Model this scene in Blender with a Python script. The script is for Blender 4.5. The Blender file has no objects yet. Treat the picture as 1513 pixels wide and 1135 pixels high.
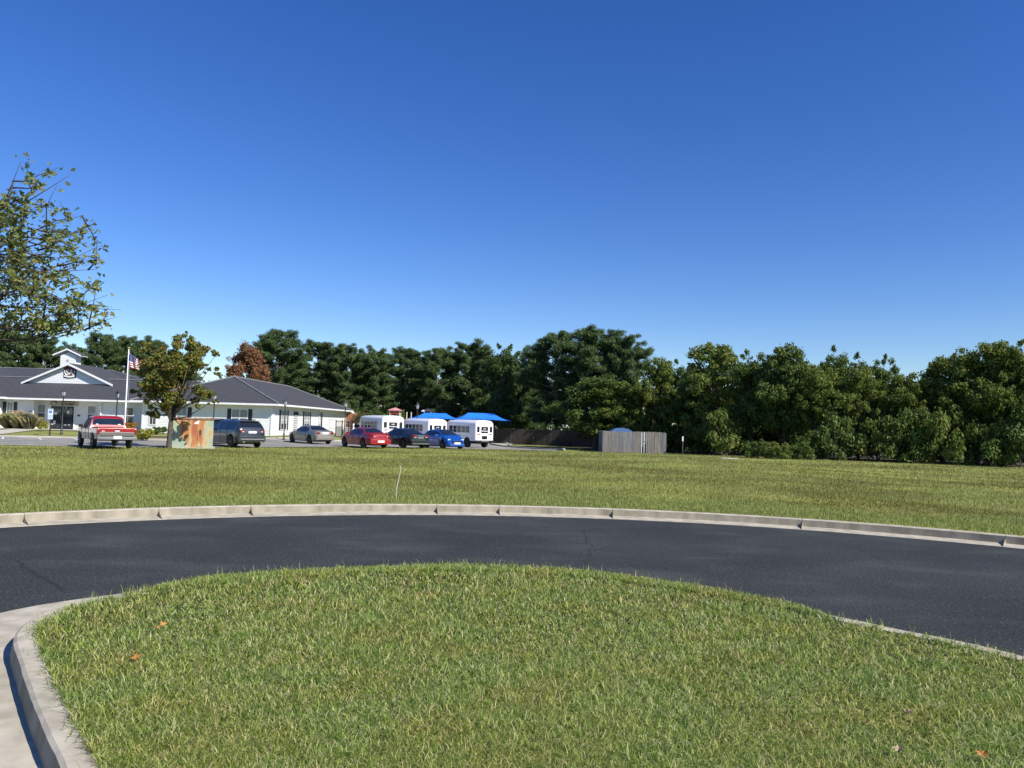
import bpy, math, random
import numpy as np
from mathutils import Vector, Matrix

# ------------------------------------------------------------------ camera, sky, sun, exposure
SC = bpy.context.scene
FPX, TH, RO, EYE = 1130.0, math.atan(60.5/1130), math.radians(1.5), 1.7
F_ = np.array([0, math.cos(TH), math.sin(TH)])
R0_ = np.array([1.0, 0, 0]); U0_ = np.array([0, -math.sin(TH), math.cos(TH)])
R_ = math.cos(RO)*R0_+math.sin(RO)*U0_
U_ = -math.sin(RO)*R0_+math.cos(RO)*U0_
cam = bpy.data.cameras.new('camera'); camo = bpy.data.objects.new('camera', cam)
SC.collection.objects.link(camo); SC.camera = camo
cam.sensor_width = 36; cam.lens = 36*FPX/1513; cam.clip_start = .05; cam.clip_end = 3000
camo.matrix_world = Matrix(((R_[0], U_[0], -F_[0], 0), (R_[1], U_[1], -F_[1], 0), (R_[2], U_[2], -F_[2], EYE), (0, 0, 0, 1)))

SUN = Vector((.64, -.46, .62)).normalized()
el = math.asin(SUN.z); az = math.atan2(SUN.x, SUN.y)
W = bpy.data.worlds.new('World'); SC.world = W; W.use_nodes = True
nt = W.node_tree; bg = nt.nodes['Background']
sky = nt.nodes.new('ShaderNodeTexSky'); sky.sky_type = 'NISHITA'; sky.sun_disc = False
sky.sun_elevation = el; sky.sun_rotation = az; sky.air_density = 1.0; sky.dust_density = 0.0; sky.ozone_density = 5.0; sky.altitude = 0
hsv = nt.nodes.new('ShaderNodeHueSaturation'); hsv.inputs['Saturation'].default_value = 1.25; hsv.inputs['Hue'].default_value = .517; hsv.inputs['Value'].default_value = 1.2
nt.links.new(sky.outputs[0], hsv.inputs['Color']); nt.links.new(hsv.outputs[0], bg.inputs[0]); bg.inputs[1].default_value = .085
sl = bpy.data.lights.new('sun', 'SUN'); sl.energy = 5.0; sl.angle = math.radians(.5); sl.color = (1, .95, .86)
so = bpy.data.objects.new('sun', sl); SC.collection.objects.link(so); so.rotation_euler = (-SUN).to_track_quat('-Z', 'Y').to_euler(); so.location = (20, -10, 30)
SC.view_settings.view_transform = 'Standard'; SC.view_settings.look = 'None'; SC.view_settings.exposure = 0.5; SC.view_settings.gamma = 1
SC.cycles.max_bounces = 6; SC.cycles.transparent_max_bounces = 8

# ------------------------------------------------------------------ helpers
rnd = random.Random(7)
COL = SC.collection

def P(u, v, Y):                      # world point seen at photo pixel (u,v), Y metres ahead
    d = F_+(u-756.5)/FPX*R_+(567.5-v)/FPX*U_
    t = Y/d[1]
    return Vector((d[0]*t, Y, EYE+d[2]*t))

def XU(u, Y, v=640): return P(u, v, Y).x

def ss(a, b, x):
    t = np.clip((np.asarray(x, float)-a)/(b-a), 0, 1); return t*t*(3-2*t)

def gz(x, y):                        # terrain height of the field
    sx = ss(-14, -8, x)
    z = -.2*ss(20, 50, y) - .1*ss(55, 63, y)*sx - .24*ss(63, 73, y)*sx
    z = z + .4*ss(58.5, 66, y)*(1-ss(-20.5, -17, x))
    return z
def gzf(x, y): return float(gz(x, y))

def tag(o, label=None, cat=None, group=None, kind=None):
    if label: o['label'] = label
    if cat: o['category'] = cat
    if group: o['group'] = group
    if kind: o['kind'] = kind
    return o

def thing(name, label, cat, loc, rz=0, group=None):
    o = bpy.data.objects.new(name, None); COL.objects.link(o); o.location = loc; o.rotation_euler = (0, 0, rz)
    o.empty_display_size = .3
    return tag(o, label, cat, group)

def link(name, me, mat, parent=None, smooth=False):
    o = bpy.data.objects.new(name, me); COL.objects.link(o)
    if mat:
        for m in (mat if isinstance(mat, (list, tuple)) else [mat]): me.materials.append(m)
    if parent: o.parent = parent
    if smooth: me.shade_smooth()
    return o

def worldinv(parent):
    M = Matrix.Identity(4); p = parent
    while p is not None:
        M = (Matrix.Translation(p.location) @ p.rotation_euler.to_matrix().to_4x4() @ Matrix.Diagonal((*p.scale, 1))) @ M
        p = p.parent
    return M.inverted()

class MB:
    def __init__(s): s.v = []; s.f = []; s.m = []
    def add(s, vs, fs, mi=0):
        n = len(s.v); s.v += [tuple(x) for x in vs]
        for f in fs: s.f.append(tuple(i+n for i in f)); s.m.append(mi)
        return s
    def box(s, x0, x1, y0, y1, z0, z1, rz=0, c=None, mi=0, M=None):
        vs = [Vector((x, y, z)) for z in (z0, z1) for y in (y0, y1) for x in (x0, x1)]
        if rz:
            c = Vector(c) if c else Vector(((x0+x1)/2, (y0+y1)/2, 0)); Mr = Matrix.Rotation(rz, 3, 'Z')
            vs = [Mr @ (v-c)+c for v in vs]
        if M: vs = [M @ v for v in vs]
        return s.add(vs, [(0, 2, 3, 1), (4, 5, 7, 6), (0, 1, 5, 4), (2, 6, 7, 3), (0, 4, 6, 2), (1, 3, 7, 5)], mi)
    def poly(s, vs, mi=0): return s.add(vs, [tuple(range(len(vs)))], mi)
    def prism(s, pts, d, mi=0):                  # pts: 3d polygon, extruded by vector d
        n = len(pts); a = [Vector(p) for p in pts]; b = [p+Vector(d) for p in a]
        return s.add(a+b, [tuple(range(n-1, -1, -1)), tuple(range(n, 2*n))]+[(i, (i+1) % n, (i+1) % n+n, i+n) for i in range(n)], mi)
    def lathe(s, prof, c=(0, 0, 0), n=10, mi=0):
        c = Vector(c); vs = []; k = len(prof)
        for r, z in prof:
            for i in range(n):
                a = 2*math.pi*i/n; vs.append((c.x+r*math.cos(a), c.y+r*math.sin(a), c.z+z))
        fs = [(j*n+i, j*n+(i+1) % n, (j+1)*n+(i+1) % n, (j+1)*n+i) for j in range(k-1) for i in range(n)]
        fs += [tuple(range(n-1, -1, -1)), tuple((k-1)*n+i for i in range(n))]
        return s.add(vs, fs, mi)
    def tube(s, pts, rad, n=6, mi=0):
        pts = [Vector(p) for p in pts]; k = len(pts)
        if not isinstance(rad, (list, tuple)): rad = [rad]*k
        vs = []; ref = Vector((.31, .2, .93))
        for i, p in enumerate(pts):
            t = (pts[min(i+1, k-1)]-pts[max(i-1, 0)]).normalized()
            r = Vector((0, 1, .1)) if abs(t.dot(ref)) > .95 else ref
            a = t.cross(r).normalized(); b = t.cross(a)
            for j in range(n):
                q = 2*math.pi*j/n; vs.append(p+rad[i]*(math.cos(q)*a+math.sin(q)*b))
        fs = [(j*n+i, j*n+(i+1) % n, (j+1)*n+(i+1) % n, (j+1)*n+i) for j in range(k-1) for i in range(n)]
        fs += [tuple(range(n-1, -1, -1)), tuple((k-1)*n+i for i in range(n))]
        return s.add(vs, fs, mi)
    def build(s, name, mat, parent=None, smooth=False, world=False):
        v = s.v
        if world and parent is not None:
            M = worldinv(parent); v = [M @ Vector(x) for x in v]
        me = bpy.data.meshes.new(name); me.from_pydata([tuple(x) for x in v], [], s.f); me.update()
        if any(s.m): me.polygons.foreach_set('material_index', s.m)
        return link(name, me, mat, parent, smooth)

def npmesh(name, V, F):
    me = bpy.data.meshes.new(name); V = np.asarray(V, np.float32); F = np.asarray(F, np.int32)
    k = F.shape[1]
    me.vertices.add(len(V)); me.loops.add(F.size); me.polygons.add(len(F))
    me.vertices.foreach_set('co', V.ravel()); me.loops.foreach_set('vertex_index', F.ravel())
    me.polygons.foreach_set('loop_start', np.arange(0, F.size, k, dtype=np.int32))
    me.polygons.foreach_set('loop_total', np.full(len(F), k, np.int32))
    me.update(calc_edges=True)
    return me

def copy_tree(o, parent=None):
    c = o.copy(); COL.objects.link(c); c.parent = parent
    for ch in o.children: copy_tree(ch, c)
    return c

# ------------------------------------------------------------------ materials
def newmat(name):
    m = bpy.data.materials.new(name); m.use_nodes = True; t = m.node_tree
    return m, t, t.nodes, t.links, t.nodes['Principled BSDF']
def rgba(c): return (c[0], c[1], c[2], 1)

def mat(name, c1, c2=None, scale=3, rough=.7, bump=0, metal=0, stretch=(1, 1, 1), spec=.5, coat=0, bscale=None, detail=5):
    m, t, N, L, b = newmat(name)
    b.inputs['Roughness'].default_value = rough; b.inputs['Metallic'].default_value = metal
    b.inputs['Specular IOR Level'].default_value = spec; b.inputs['Coat Weight'].default_value = coat; b.inputs['Coat Roughness'].default_value = .06
    if c2 is None: c2 = tuple(x*.88 for x in c1)
    tc = N.new('ShaderNodeTexCoord'); mp = N.new('ShaderNodeMapping'); mp.inputs['Scale'].default_value = stretch
    L.new(tc.outputs['Object'], mp.inputs[0])
    n = N.new('ShaderNodeTexNoise'); n.inputs['Scale'].default_value = scale; n.inputs['Detail'].default_value = detail; L.new(mp.outputs[0], n.inputs[0])
    r = N.new('ShaderNodeValToRGB'); r.color_ramp.elements[0].position = .35; r.color_ramp.elements[1].position = .65
    r.color_ramp.elements[0].color = rgba(c1); r.color_ramp.elements[1].color = rgba(c2)
    L.new(n.outputs[0], r.inputs[0]); L.new(r.outputs[0], b.inputs['Base Color'])
    if bump:
        n2 = N.new('ShaderNodeTexNoise'); n2.inputs['Scale'].default_value = bscale or scale*6; n2.inputs['Detail'].default_value = 6; L.new(mp.outputs[0], n2.inputs[0])
        bp = N.new('ShaderNodeBump'); bp.inputs['Strength'].default_value = 1; bp.inputs['Distance'].default_value = bump
        L.new(n2.outputs[0], bp.inputs['Height']); L.new(bp.outputs[0], b.inputs['Normal'])
    return m

def leafmat(name, cols, trans=.35, rough=.5, patch=None, pscale=.4, spec=.12, pmix=.6):
    m, t, N, L, b = newmat(name)
    g = N.new('ShaderNodeNewGeometry'); r = N.new('ShaderNodeValToRGB'); e = r.color_ramp.elements
    while len(e) < len(cols): e.new(.5)
    for i, c in enumerate(cols): e[i].position = i/(len(cols)-1); e[i].color = rgba(c)
    L.new(g.outputs['Random Per Island'], r.inputs[0]); out = r.outputs[0]
    if patch:
        tc = N.new('ShaderNodeNewGeometry')
        n = N.new('ShaderNodeTexNoise'); n.inputs['Scale'].default_value = pscale; n.inputs['Detail'].default_value = 4; L.new(tc.outputs['Position'], n.inputs[0])
        r2 = N.new('ShaderNodeValToRGB'); r2.color_ramp.elements[0].position = .42; r2.color_ramp.elements[1].position = .62
        r2.color_ramp.elements[0].color = (1, 1, 1, 1); r2.color_ramp.elements[1].color = rgba(patch); L.new(n.outputs[0], r2.inputs[0])
        mx = N.new('ShaderNodeMixRGB'); mx.blend_type = 'MULTIPLY'; mx.inputs[0].default_value = 1; L.new(out, mx.inputs[1]); L.new(r2.outputs[0], mx.inputs[2]); out = mx.outputs[0]
    L.new(out, b.inputs['Base Color']); b.inputs['Roughness'].default_value = rough; b.inputs['Specular IOR Level'].default_value = spec
    tr = N.new('ShaderNodeBsdfTranslucent'); L.new(out, tr.inputs[0]); mx2 = N.new('ShaderNodeMixShader'); mx2.inputs[0].default_value = trans
    L.new(b.outputs[0], mx2.inputs[1]); L.new(tr.outputs[0], mx2.inputs[2]); L.new(mx2.outputs[0], N['Material Output'].inputs[0])
    return m

M = {}
M['white'] = mat('white_paint', (.78, .79, .78), (.72, .73, .72), 2, .5)
M['siding'] = mat('white_siding', (.74, .75, .74), (.68, .69, .68), 1.2, .55, stretch=(1, 1, 6))
M['shingle'] = mat('roof_shingles', (.035, .037, .042), (.06, .062, .07), 5, .9, .01, stretch=(1, 1, 5), bscale=20)
M['ridge'] = mat('ridge_shingles', (.17, .18, .19), (.12, .125, .13), 4, .9)
M['black'] = mat('black_paint', (.012, .012, .016), (.018, .018, .022), 4, .45)
M['navy'] = mat('dark_door', (.01, .012, .025), (.014, .016, .03), 3, .3)
M['iron'] = mat('dark_iron', (.03, .035, .035), (.045, .05, .05), 8, .5)
M['glass'] = mat('window_glass', (.03, .04, .05), (.05, .06, .07), 1, .08, spec=.8)
M['curtain'] = mat('window_blind', (.32, .34, .34), (.25, .27, .28), 2, .6)
M['pglass'] = mat('lamp_glass', (.45, .48, .48), (.35, .38, .38), 3, .15)
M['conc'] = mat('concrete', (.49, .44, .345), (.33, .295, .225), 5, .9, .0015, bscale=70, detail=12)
M['kface'] = mat('grime_shade_kerb_face', (.34, .3, .23), (.2, .178, .13), 4, .95, .0015, bscale=70, detail=12, stretch=(1, 1, .4))  # kerb grime, with shade for the island kerb's unlit face put into the colour
M['conc2'] = mat('pale_concrete', (.48, .45, .38), (.4, .37, .31), .8, .9, .003)
M['bark'] = mat('tree_bark', (.06, .048, .038), (.1, .085, .07), 6, .9, .02, stretch=(3, 3, .6))
M['barkgrey'] = mat('grey_bark', (.11, .1, .09), (.17, .155, .14), 6, .9, .01, stretch=(3, 3, .6))
M['tyre'] = mat('tyre_rubber', (.012, .012, .012), (.02, .02, .02), 8, .8)
M['alloy'] = mat('wheel_alloy', (.35, .35, .36), (.25, .25, .26), 9, .35, metal=.7)
M['darkalloy'] = mat('dark_wheel_alloy', (.05, .05, .05), (.07, .07, .07), 9, .4, metal=.5)
M['chrome'] = mat('bumper_metal', (.3, .3, .3), (.25, .25, .26), 2, .38, metal=.7)
M['under'] = mat('underbody_black', (.01, .01, .01), (.015, .015, .015), 3, .9)
M['autoglass'] = mat('car_glass', (.01, .013, .018), (.016, .02, .026), 1.3, .04, spec=.7)
M['redlens'] = mat('red_lens', (.22, .01, .012), (.16, .008, .01), 6, .2)
M['amber'] = mat('amber_lens', (.7, .16, .01), (.6, .12, .01), 6, .2)
M['clear'] = mat('clear_lens', (.7, .72, .74), (.5, .52, .55), 6, .1)
M['plate'] = mat('number_plate', (.8, .8, .8), (.72, .73, .76), 12, .5)
M['paper'] = mat('white_paper', (.75, .75, .72), (.65, .65, .63), 12, .7)
M['oldwood'] = None
M['pine'] = leafmat('pine_needles', [(.04, .075, .03), (.075, .125, .045), (.12, .175, .06), (.19, .25, .1)], .32, .55)
M['leafdark'] = leafmat('dark_leaves', [(.04, .075, .02), (.08, .13, .03), (.13, .19, .045), (.2, .24, .07)], .36)
M['leafmid'] = leafmat('olive_leaves', [(.06, .1, .02), (.12, .18, .035), (.19, .25, .055), (.3, .28, .09)], .4)
M['leafbright'] = leafmat('bright_leaves', [(.05, .08, .025), (.08, .13, .04), (.14, .18, .06)], .35)
M['leafbrown'] = leafmat('brown_leaves', [(.2, .09, .04), (.3, .13, .06), (.2, .14, .07), (.36, .18, .1)], .35)
M['leafturn'] = leafmat('turning_leaves', [(.08, .13, .025), (.16, .21, .04), (.13, .18, .035), (.32, .26, .07), (.38, .14, .05), (.11, .16, .035), (.3, .25, .08), (.1, .15, .035), (.17, .22, .05), (.12, .18, .04)], .35)
M['leafbranch'] = leafmat('maple_leaves', [(.08, .13, .03), (.15, .21, .05), (.24, .29, .08), (.33, .27, .1), (.12, .17, .04)], .45)
M['leafyellow'] = leafmat('yellow_green_leaves', [(.16, .2, .03), (.3, .3, .04), (.4, .36, .06)], .35)
M['leaforange'] = leafmat('orange_shrub_leaves', [(.25, .2, .04), (.4, .2, .04), (.5, .27, .06)], .35)
M['leafshrub'] = leafmat('shrub_leaves', [(.04, .08, .015), (.08, .14, .03), (.12, .18, .04)], .3)
M['straw'] = leafmat('ornamental_grass_blades', [(.15, .17, .06), (.26, .24, .11), (.42, .35, .2), (.12, .16, .05)], .3)
M['lawn'] = leafmat('lawn_blades', [(.05, .1, .015), (.17, .27, .04), (.3, .42, .08), (.5, .58, .17), (.72, .66, .38), (.22, .34, .06), (.09, .15, .025)], .4, .42, patch=(1.1, .96, .92), pscale=1.6, spec=.15)
M['kerbgrass'] = leafmat('kerbside_blades', [(.09, .13, .03), (.18, .24, .05), (.28, .33, .09), (.42, .42, .17), (.15, .2, .04)], .35, .6)
M['fieldblade'] = leafmat('field_blades', [(.13, .18, .04), (.23, .28, .06), (.34, .37, .09), (.46, .43, .17), (.19, .25, .05)], .35, .6, patch=(.58, .5, .47), pscale=.17)
M['dryleaf'] = leafmat('dry_leaf', [(.42, .13, .03), (.5, .24, .07), (.4, .1, .03)], .2)
M['paleleaf'] = leafmat('pale_dry_leaf', [(.5, .38, .24), (.42, .3, .2)], .2)

def fieldmat():
    m, t, N, L, b = newmat('field_turf')
    g = N.new('ShaderNodeNewGeometry')
    def noise(sc, det, st=(1, 1, 1)):
        mp = N.new('ShaderNodeMapping'); mp.inputs['Scale'].default_value = st; L.new(g.outputs['Position'], mp.inputs[0])
        n = N.new('ShaderNodeTexNoise'); n.inputs['Scale'].default_value = sc; n.inputs['Detail'].default_value = det; L.new(mp.outputs[0], n.inputs[0]); return n
    def ramp(n, a, b_, ca, cb):
        r = N.new('ShaderNodeValToRGB'); r.color_ramp.elements[0].position = a; r.color_ramp.elements[1].position = b_
        r.color_ramp.elements[0].color = rgba(ca); r.color_ramp.elements[1].color = rgba(cb); L.new(n.outputs[0], r.inputs[0]); return r
    a = ramp(noise(.16, 6, (.6, 1.2, 1)), .4, .58, (.27, .285, .085), (.15, .155, .055))
    f = ramp(noise(14, 4), .3, .7, (.6, .6, .6), (1.35, 1.35, 1.3))
    s = ramp(noise(.5, 3, (.06, 1.1, 1)), .35, .65, (.85, .88, .85), (1.18, 1.15, 1.1))
    o = a.outputs[0]
    for k in (f, s):
        mx = N.new('ShaderNodeMixRGB'); mx.blend_type = 'MULTIPLY'; mx.inputs[0].default_value = 1; L.new(o, mx.inputs[1]); L.new(k.outputs[0], mx.inputs[2]); o = mx.outputs[0]
    L.new(o, b.inputs['Base Color']); b.inputs['Roughness'].default_value = .95; b.inputs['Specular IOR Level'].default_value = .1
    bp = N.new('ShaderNodeBump'); bp.inputs['Strength'].default_value = 1; bp.inputs['Distance'].default_value = .05
    L.new(noise(9, 6).outputs[0], bp.inputs['Height']); L.new(bp.outputs[0], b.inputs['Normal'])
    return m
M['field'] = fieldmat()
M['thatch'] = mat('lawn_thatch', (.035, .04, .015), (.08, .07, .03), 6, .95, .01, bscale=50, spec=.1)

def asphaltmat(name, c, sc=1.0, speck=True):
    m, t, N, L, b = newmat(name)
    g = N.new('ShaderNodeNewGeometry')
    def noise(s, det, st=(1, 1, 1)):
        mp = N.new('ShaderNodeMapping'); mp.inputs['Scale'].default_value = st; L.new(g.outputs['Position'], mp.inputs[0])
        n = N.new('ShaderNodeTexNoise'); n.inputs['Scale'].default_value = s; n.inputs['Detail'].default_value = det; L.new(mp.outputs[0], n.inputs[0]); return n
    def ramp(src, a, b_, ca, cb):
        r = N.new('ShaderNodeValToRGB'); r.color_ramp.elements[0].position = a; r.color_ramp.elements[1].position = b_
        r.color_ramp.elements[0].color = rgba(ca); r.color_ramp.elements[1].color = rgba(cb); L.new(src, r.inputs[0]); return r
    a = ramp(noise(.45, 6).outputs[0], .3, .7, tuple(x*.82 for x in c), tuple(x*1.2 for x in c))
    f = ramp(noise(38, 6).outputs[0], .36, .66, (.58, .58, .58), (1.6, 1.6, 1.58))
    s = ramp(noise(.9, 10, (.7, 1.3, 1)).outputs[0], .5, .7, (.92, .92, .92), (1.32, 1.31, 1.28))
    o = a.outputs[0]
    for k in (f, s):
        mx = N.new('ShaderNodeMixRGB'); mx.blend_type = 'MULTIPLY'; mx.inputs[0].default_value = 1; L.new(o, mx.inputs[1]); L.new(k.outputs[0], mx.inputs[2]); o = mx.outputs[0]
    if speck:
        v = N.new('ShaderNodeTexVoronoi'); v.inputs['Scale'].default_value = 14; L.new(g.outputs['Position'], v.inputs[0])
        r = ramp(v.outputs['Distance'], .1, .16, (1, 1, 1), (0, 0, 0))
        sp = N.new('ShaderNodeMixRGB'); L.new(r.outputs[0], sp.inputs[0]); L.new(o, sp.inputs[1]); sp.inputs[2].default_value = (.13, .13, .12, 1); o = sp.outputs[0]
    L.new(o, b.inputs['Base Color']); b.inputs['Roughness'].default_value = .8; b.inputs['Specular IOR Level'].default_value = .12
    bp = N.new('ShaderNodeBump'); bp.inputs['Strength'].default_value = .8; bp.inputs['Distance'].default_value = .006
    L.new(noise(120, 3).outputs[0], bp.inputs['Height']); L.new(bp.outputs[0], b.inputs['Normal'])
    return m
M['asphalt'] = asphaltmat('dark_asphalt', (.041, .0435, .0435))
M['lotasphalt'] = asphaltmat('worn_asphalt', (.25, .24, .215), speck=False)

def woodmat(name, c1, c2, c3):
    m, t, N, L, b = newmat(name)
    g = N.new('ShaderNodeNewGeometry'); r = N.new('ShaderNodeValToRGB'); e = r.color_ramp.elements; e.new(.5)
    for i, c in enumerate((c1, c2, c3)): e[i].position = i/2; e[i].color = rgba(c)
    L.new(g.outputs['Random Per Island'], r.inputs[0])
    mp = N.new('ShaderNodeMapping'); mp.inputs['Scale'].default_value = (8, 8, .7); L.new(g.outputs['Position'], mp.inputs[0])
    n = N.new('ShaderNodeTexNoise'); n.inputs['Scale'].default_value = 2; n.inputs['Detail'].default_value = 5; L.new(mp.outputs[0], n.inputs[0])
    r2 = N.new('ShaderNodeValToRGB'); r2.color_ramp.elements[0].position = .3; r2.color_ramp.elements[1].position = .7
    r2.color_ramp.elements[0].color = (.6, .6, .62, 1); r2.color_ramp.elements[1].color = (1.3, 1.28, 1.25, 1); L.new(n.outputs[0], r2.inputs[0])
    mx = N.new('ShaderNodeMixRGB'); mx.blend_type = 'MULTIPLY'; mx.inputs[0].default_value = 1; L.new(r.outputs[0], mx.inputs[1]); L.new(r2.outputs[0], mx.inputs[2])
    L.new(mx.outputs[0], b.inputs['Base Color']); b.inputs['Roughness'].default_value = .9
    return m
M['oldwood'] = woodmat('weathered_boards', (.14, .135, .138), (.21, .2, .195), (.19, .17, .135))
M['darkwood'] = woodmat('dark_fence_boards', (.045, .035, .028), (.065, .05, .04), (.05, .042, .035))
M['brownwood'] = woodmat('brown_boards', (.3, .13, .07), (.36, .17, .09), (.25, .12, .07))

def rustmat():
    m, t, N, L, b = newmat('rusty_green_metal')
    tc = N.new('ShaderNodeTexCoord')
    def noise(s, det, st):
        mp = N.new('ShaderNodeMapping'); mp.inputs['Scale'].default_value = st; L.new(tc.outputs['Object'], mp.inputs[0])
        n = N.new('ShaderNodeTexNoise'); n.inputs['Scale'].default_value = s; n.inputs['Detail'].default_value = det; L.new(mp.outputs[0], n.inputs[0]); return n
    sx = N.new('ShaderNodeSeparateXYZ'); L.new(tc.outputs['Object'], sx.inputs[0])
    n1 = noise(1.5, 6, (1.9, 1, .5)); n1.inputs['Distortion'].default_value = .4
    # streaks are heavier towards the top of the cabinet where water runs down, and towards its middle
    h = N.new('ShaderNodeMapRange'); h.inputs[1].default_value = .1; h.inputs[2].default_value = 1.7; h.inputs[3].default_value = -.06; h.inputs[4].default_value = .1; L.new(sx.outputs[2], h.inputs[0])
    ab = N.new('ShaderNodeMath'); ab.operation = 'ABSOLUTE'; L.new(sx.outputs[0], ab.inputs[0])
    h2 = N.new('ShaderNodeMapRange'); h2.inputs[1].default_value = .2; h2.inputs[2].default_value = 1.15; h2.inputs[3].default_value = .05; h2.inputs[4].default_value = -.16; L.new(ab.outputs[0], h2.inputs[0])
    a1 = N.new('ShaderNodeMath'); L.new(n1.outputs[0], a1.inputs[0]); L.new(h.outputs[0], a1.inputs[1])
    a2 = N.new('ShaderNodeMath'); L.new(a1.outputs[0], a2.inputs[0]); L.new(h2.outputs[0], a2.inputs[1])
    r = N.new('ShaderNodeValToRGB'); e = r.color_ramp.elements; e.new(.5); e.new(.6)
    for i, (p, c) in enumerate([(.38, (.27, .34, .26)), (.46, (.42, .36, .2)), (.55, (.43, .2, .07)), (.7, (.3, .09, .04))]): e[i].position = p; e[i].color = rgba(c)
    L.new(a2.outputs[0], r.inputs[0]); L.new(r.outputs[0], b.inputs['Base Color']); b.inputs['Roughness'].default_value = .75
    return m
M['rustbox'] = rustmat()

def text(body, size, loc, rz, m, parent, name='lettering', ext=.004, bold=0, sx=1.0, tilt=math.pi/2):
    cu = bpy.data.curves.new('t', 'FONT'); cu.body = body; cu.size = size; cu.align_x = 'CENTER'; cu.align_y = 'CENTER'; cu.extrude = ext; cu.offset = bold; cu.space_line = .9
    o = bpy.data.objects.new('t', cu); COL.objects.link(o)
    dg = bpy.context.evaluated_depsgraph_get(); me = bpy.data.meshes.new_from_object(o.evaluated_get(dg))
    bpy.data.objects.remove(o); me.name = name
    ob = bpy.data.objects.new(name, me); COL.objects.link(ob); me.materials.clear(); me.materials.append(m)
    ob.parent = parent; ob.location = loc; ob.rotation_euler = (tilt, 0, rz); ob.scale = (sx, 1, 1)
    return ob

# ------------------------------------------------------------------ ground, road, kerbs
CX, CY, CR = .6, 2.8, 13.55
def build_field():
    A = np.radians(np.concatenate([np.arange(-70, 22, 4), np.arange(22, 158, 1.0), np.arange(158, 254, 4), [250]]))
    A = np.unique(np.round(A, 6)); rr = np.concatenate([[CR], CR+np.array([.3, 1, 2.2, 4]), np.geomspace(20, 110, 110), np.geomspace(130, 900, 8)])
    a, r = np.meshgrid(A, rr, indexing='ij'); x = CX+r*np.cos(a); y = CY+r*np.sin(a); z = gz(x, y)
    bump = .03*np.sin(x*.55+1)*np.sin(y*.4)+.02*np.sin(x*1.7+y*.9)
    z = z+bump*ss(0, 3, r-CR)*(1-ss(38, 44, y))
    V = np.stack([x, y, z], -1).reshape(-1, 3); n, k = len(A), len(rr)
    i, j = np.meshgrid(np.arange(n-1), np.arange(k-1), indexing='ij'); q = (i*k+j).ravel()
    Fc = np.stack([q, q+1, q+k+1, q+k], -1)[:, ::-1]
    me = npmesh('field', V, Fc); tag(link('field', me, M['field'], smooth=True), kind='structure')
build_field()
g = MB(); g.lathe([(900, -.6), (900, -.55)], n=48); tag(g.build('ground', M['thatch']), kind='structure')
rd = MB()
rp = [(CX+(CR-.5)*math.cos(math.radians(t)), CY+(CR-.5)*math.sin(math.radians(t)), -.155) for t in range(-70, 251, 4)]
rp = [(CX+5.5, -60, -.155)]+rp+[(CX-5.5, -60, -.155)]
cen = (CX, CY, -.155)
for i in range(len(rp)): rd.poly([cen, rp[i], rp[(i+1) % len(rp)]])
tag(rd.build('road', M['asphalt']), kind='structure')

KP = [(0, -.02), (0, 0.0), (.135, .002), (.158, -.012), (.175, -.138), (.63, -.147), (.63, -.2)]
def sweep(mb, pts, side, gw=None, prof=KP, rough=.0018):
    n = len(pts); rings = []
    for i, p in enumerate(pts):
        a = Vector(pts[max(i-1, 0)]); b = Vector(pts[min(i+1, n-1)]); t = (b-a).normalized(); nn = Vector((t.y, -t.x))*side
        ring = []
        for k, (o, z) in enumerate(prof):
            if gw is not None and k >= 5: o = .205+gw[i]
            if 1 <= k <= 4: o += rnd.uniform(-rough, rough); z += rnd.uniform(-rough, rough)*.6
            ring.append((p[0]+nn.x*o, p[1]+nn.y*o, z))
        rings.append(ring)
    k = len(prof); vs = [v for r in rings for v in r]
    fs = [((i*k+j), (i*k+j+1), ((i+1)*k+j+1), ((i+1)*k+j)) for i in range(n-1) for j in range(k-1)]
    fs += [tuple(range(k)), tuple((n-1)*k+j for j in range(k-1, -1, -1))]
    if side < 0: fs = [f[::-1] for f in fs]
    mb.add(vs, fs); m0 = len(mb.f)-len(fs)
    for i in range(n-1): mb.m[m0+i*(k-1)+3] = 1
def resample(pts, step):
    pts = [Vector(p) for p in pts]; out = [pts[0]]
    for a, b in zip(pts, pts[1:]):
        n = max(1, int((b-a).length/step))
        out += [a.lerp(b, (i+1)/n) for i in range(n)]
    return [(p.x, p.y) for p in out]
def catmull(pts, n=6):
    out = []; P_ = [Vector(p) for p in pts]; m = len(P_)
    for i in range(m-1):
        p0, p1, p2, p3 = P_[max(i-1, 0)], P_[i], P_[i+1], P_[min(i+2, m-1)]
        for k in range(n):
            t = k/n; out.append(.5*((2*p1)+(p2-p0)*t+(2*p0-5*p1+4*p2-p3)*t*t+(3*p1-p0-3*p2+p3)*t**3))
    out.append(P_[-1]); return [(p.x, p.y) for p in out]

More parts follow.
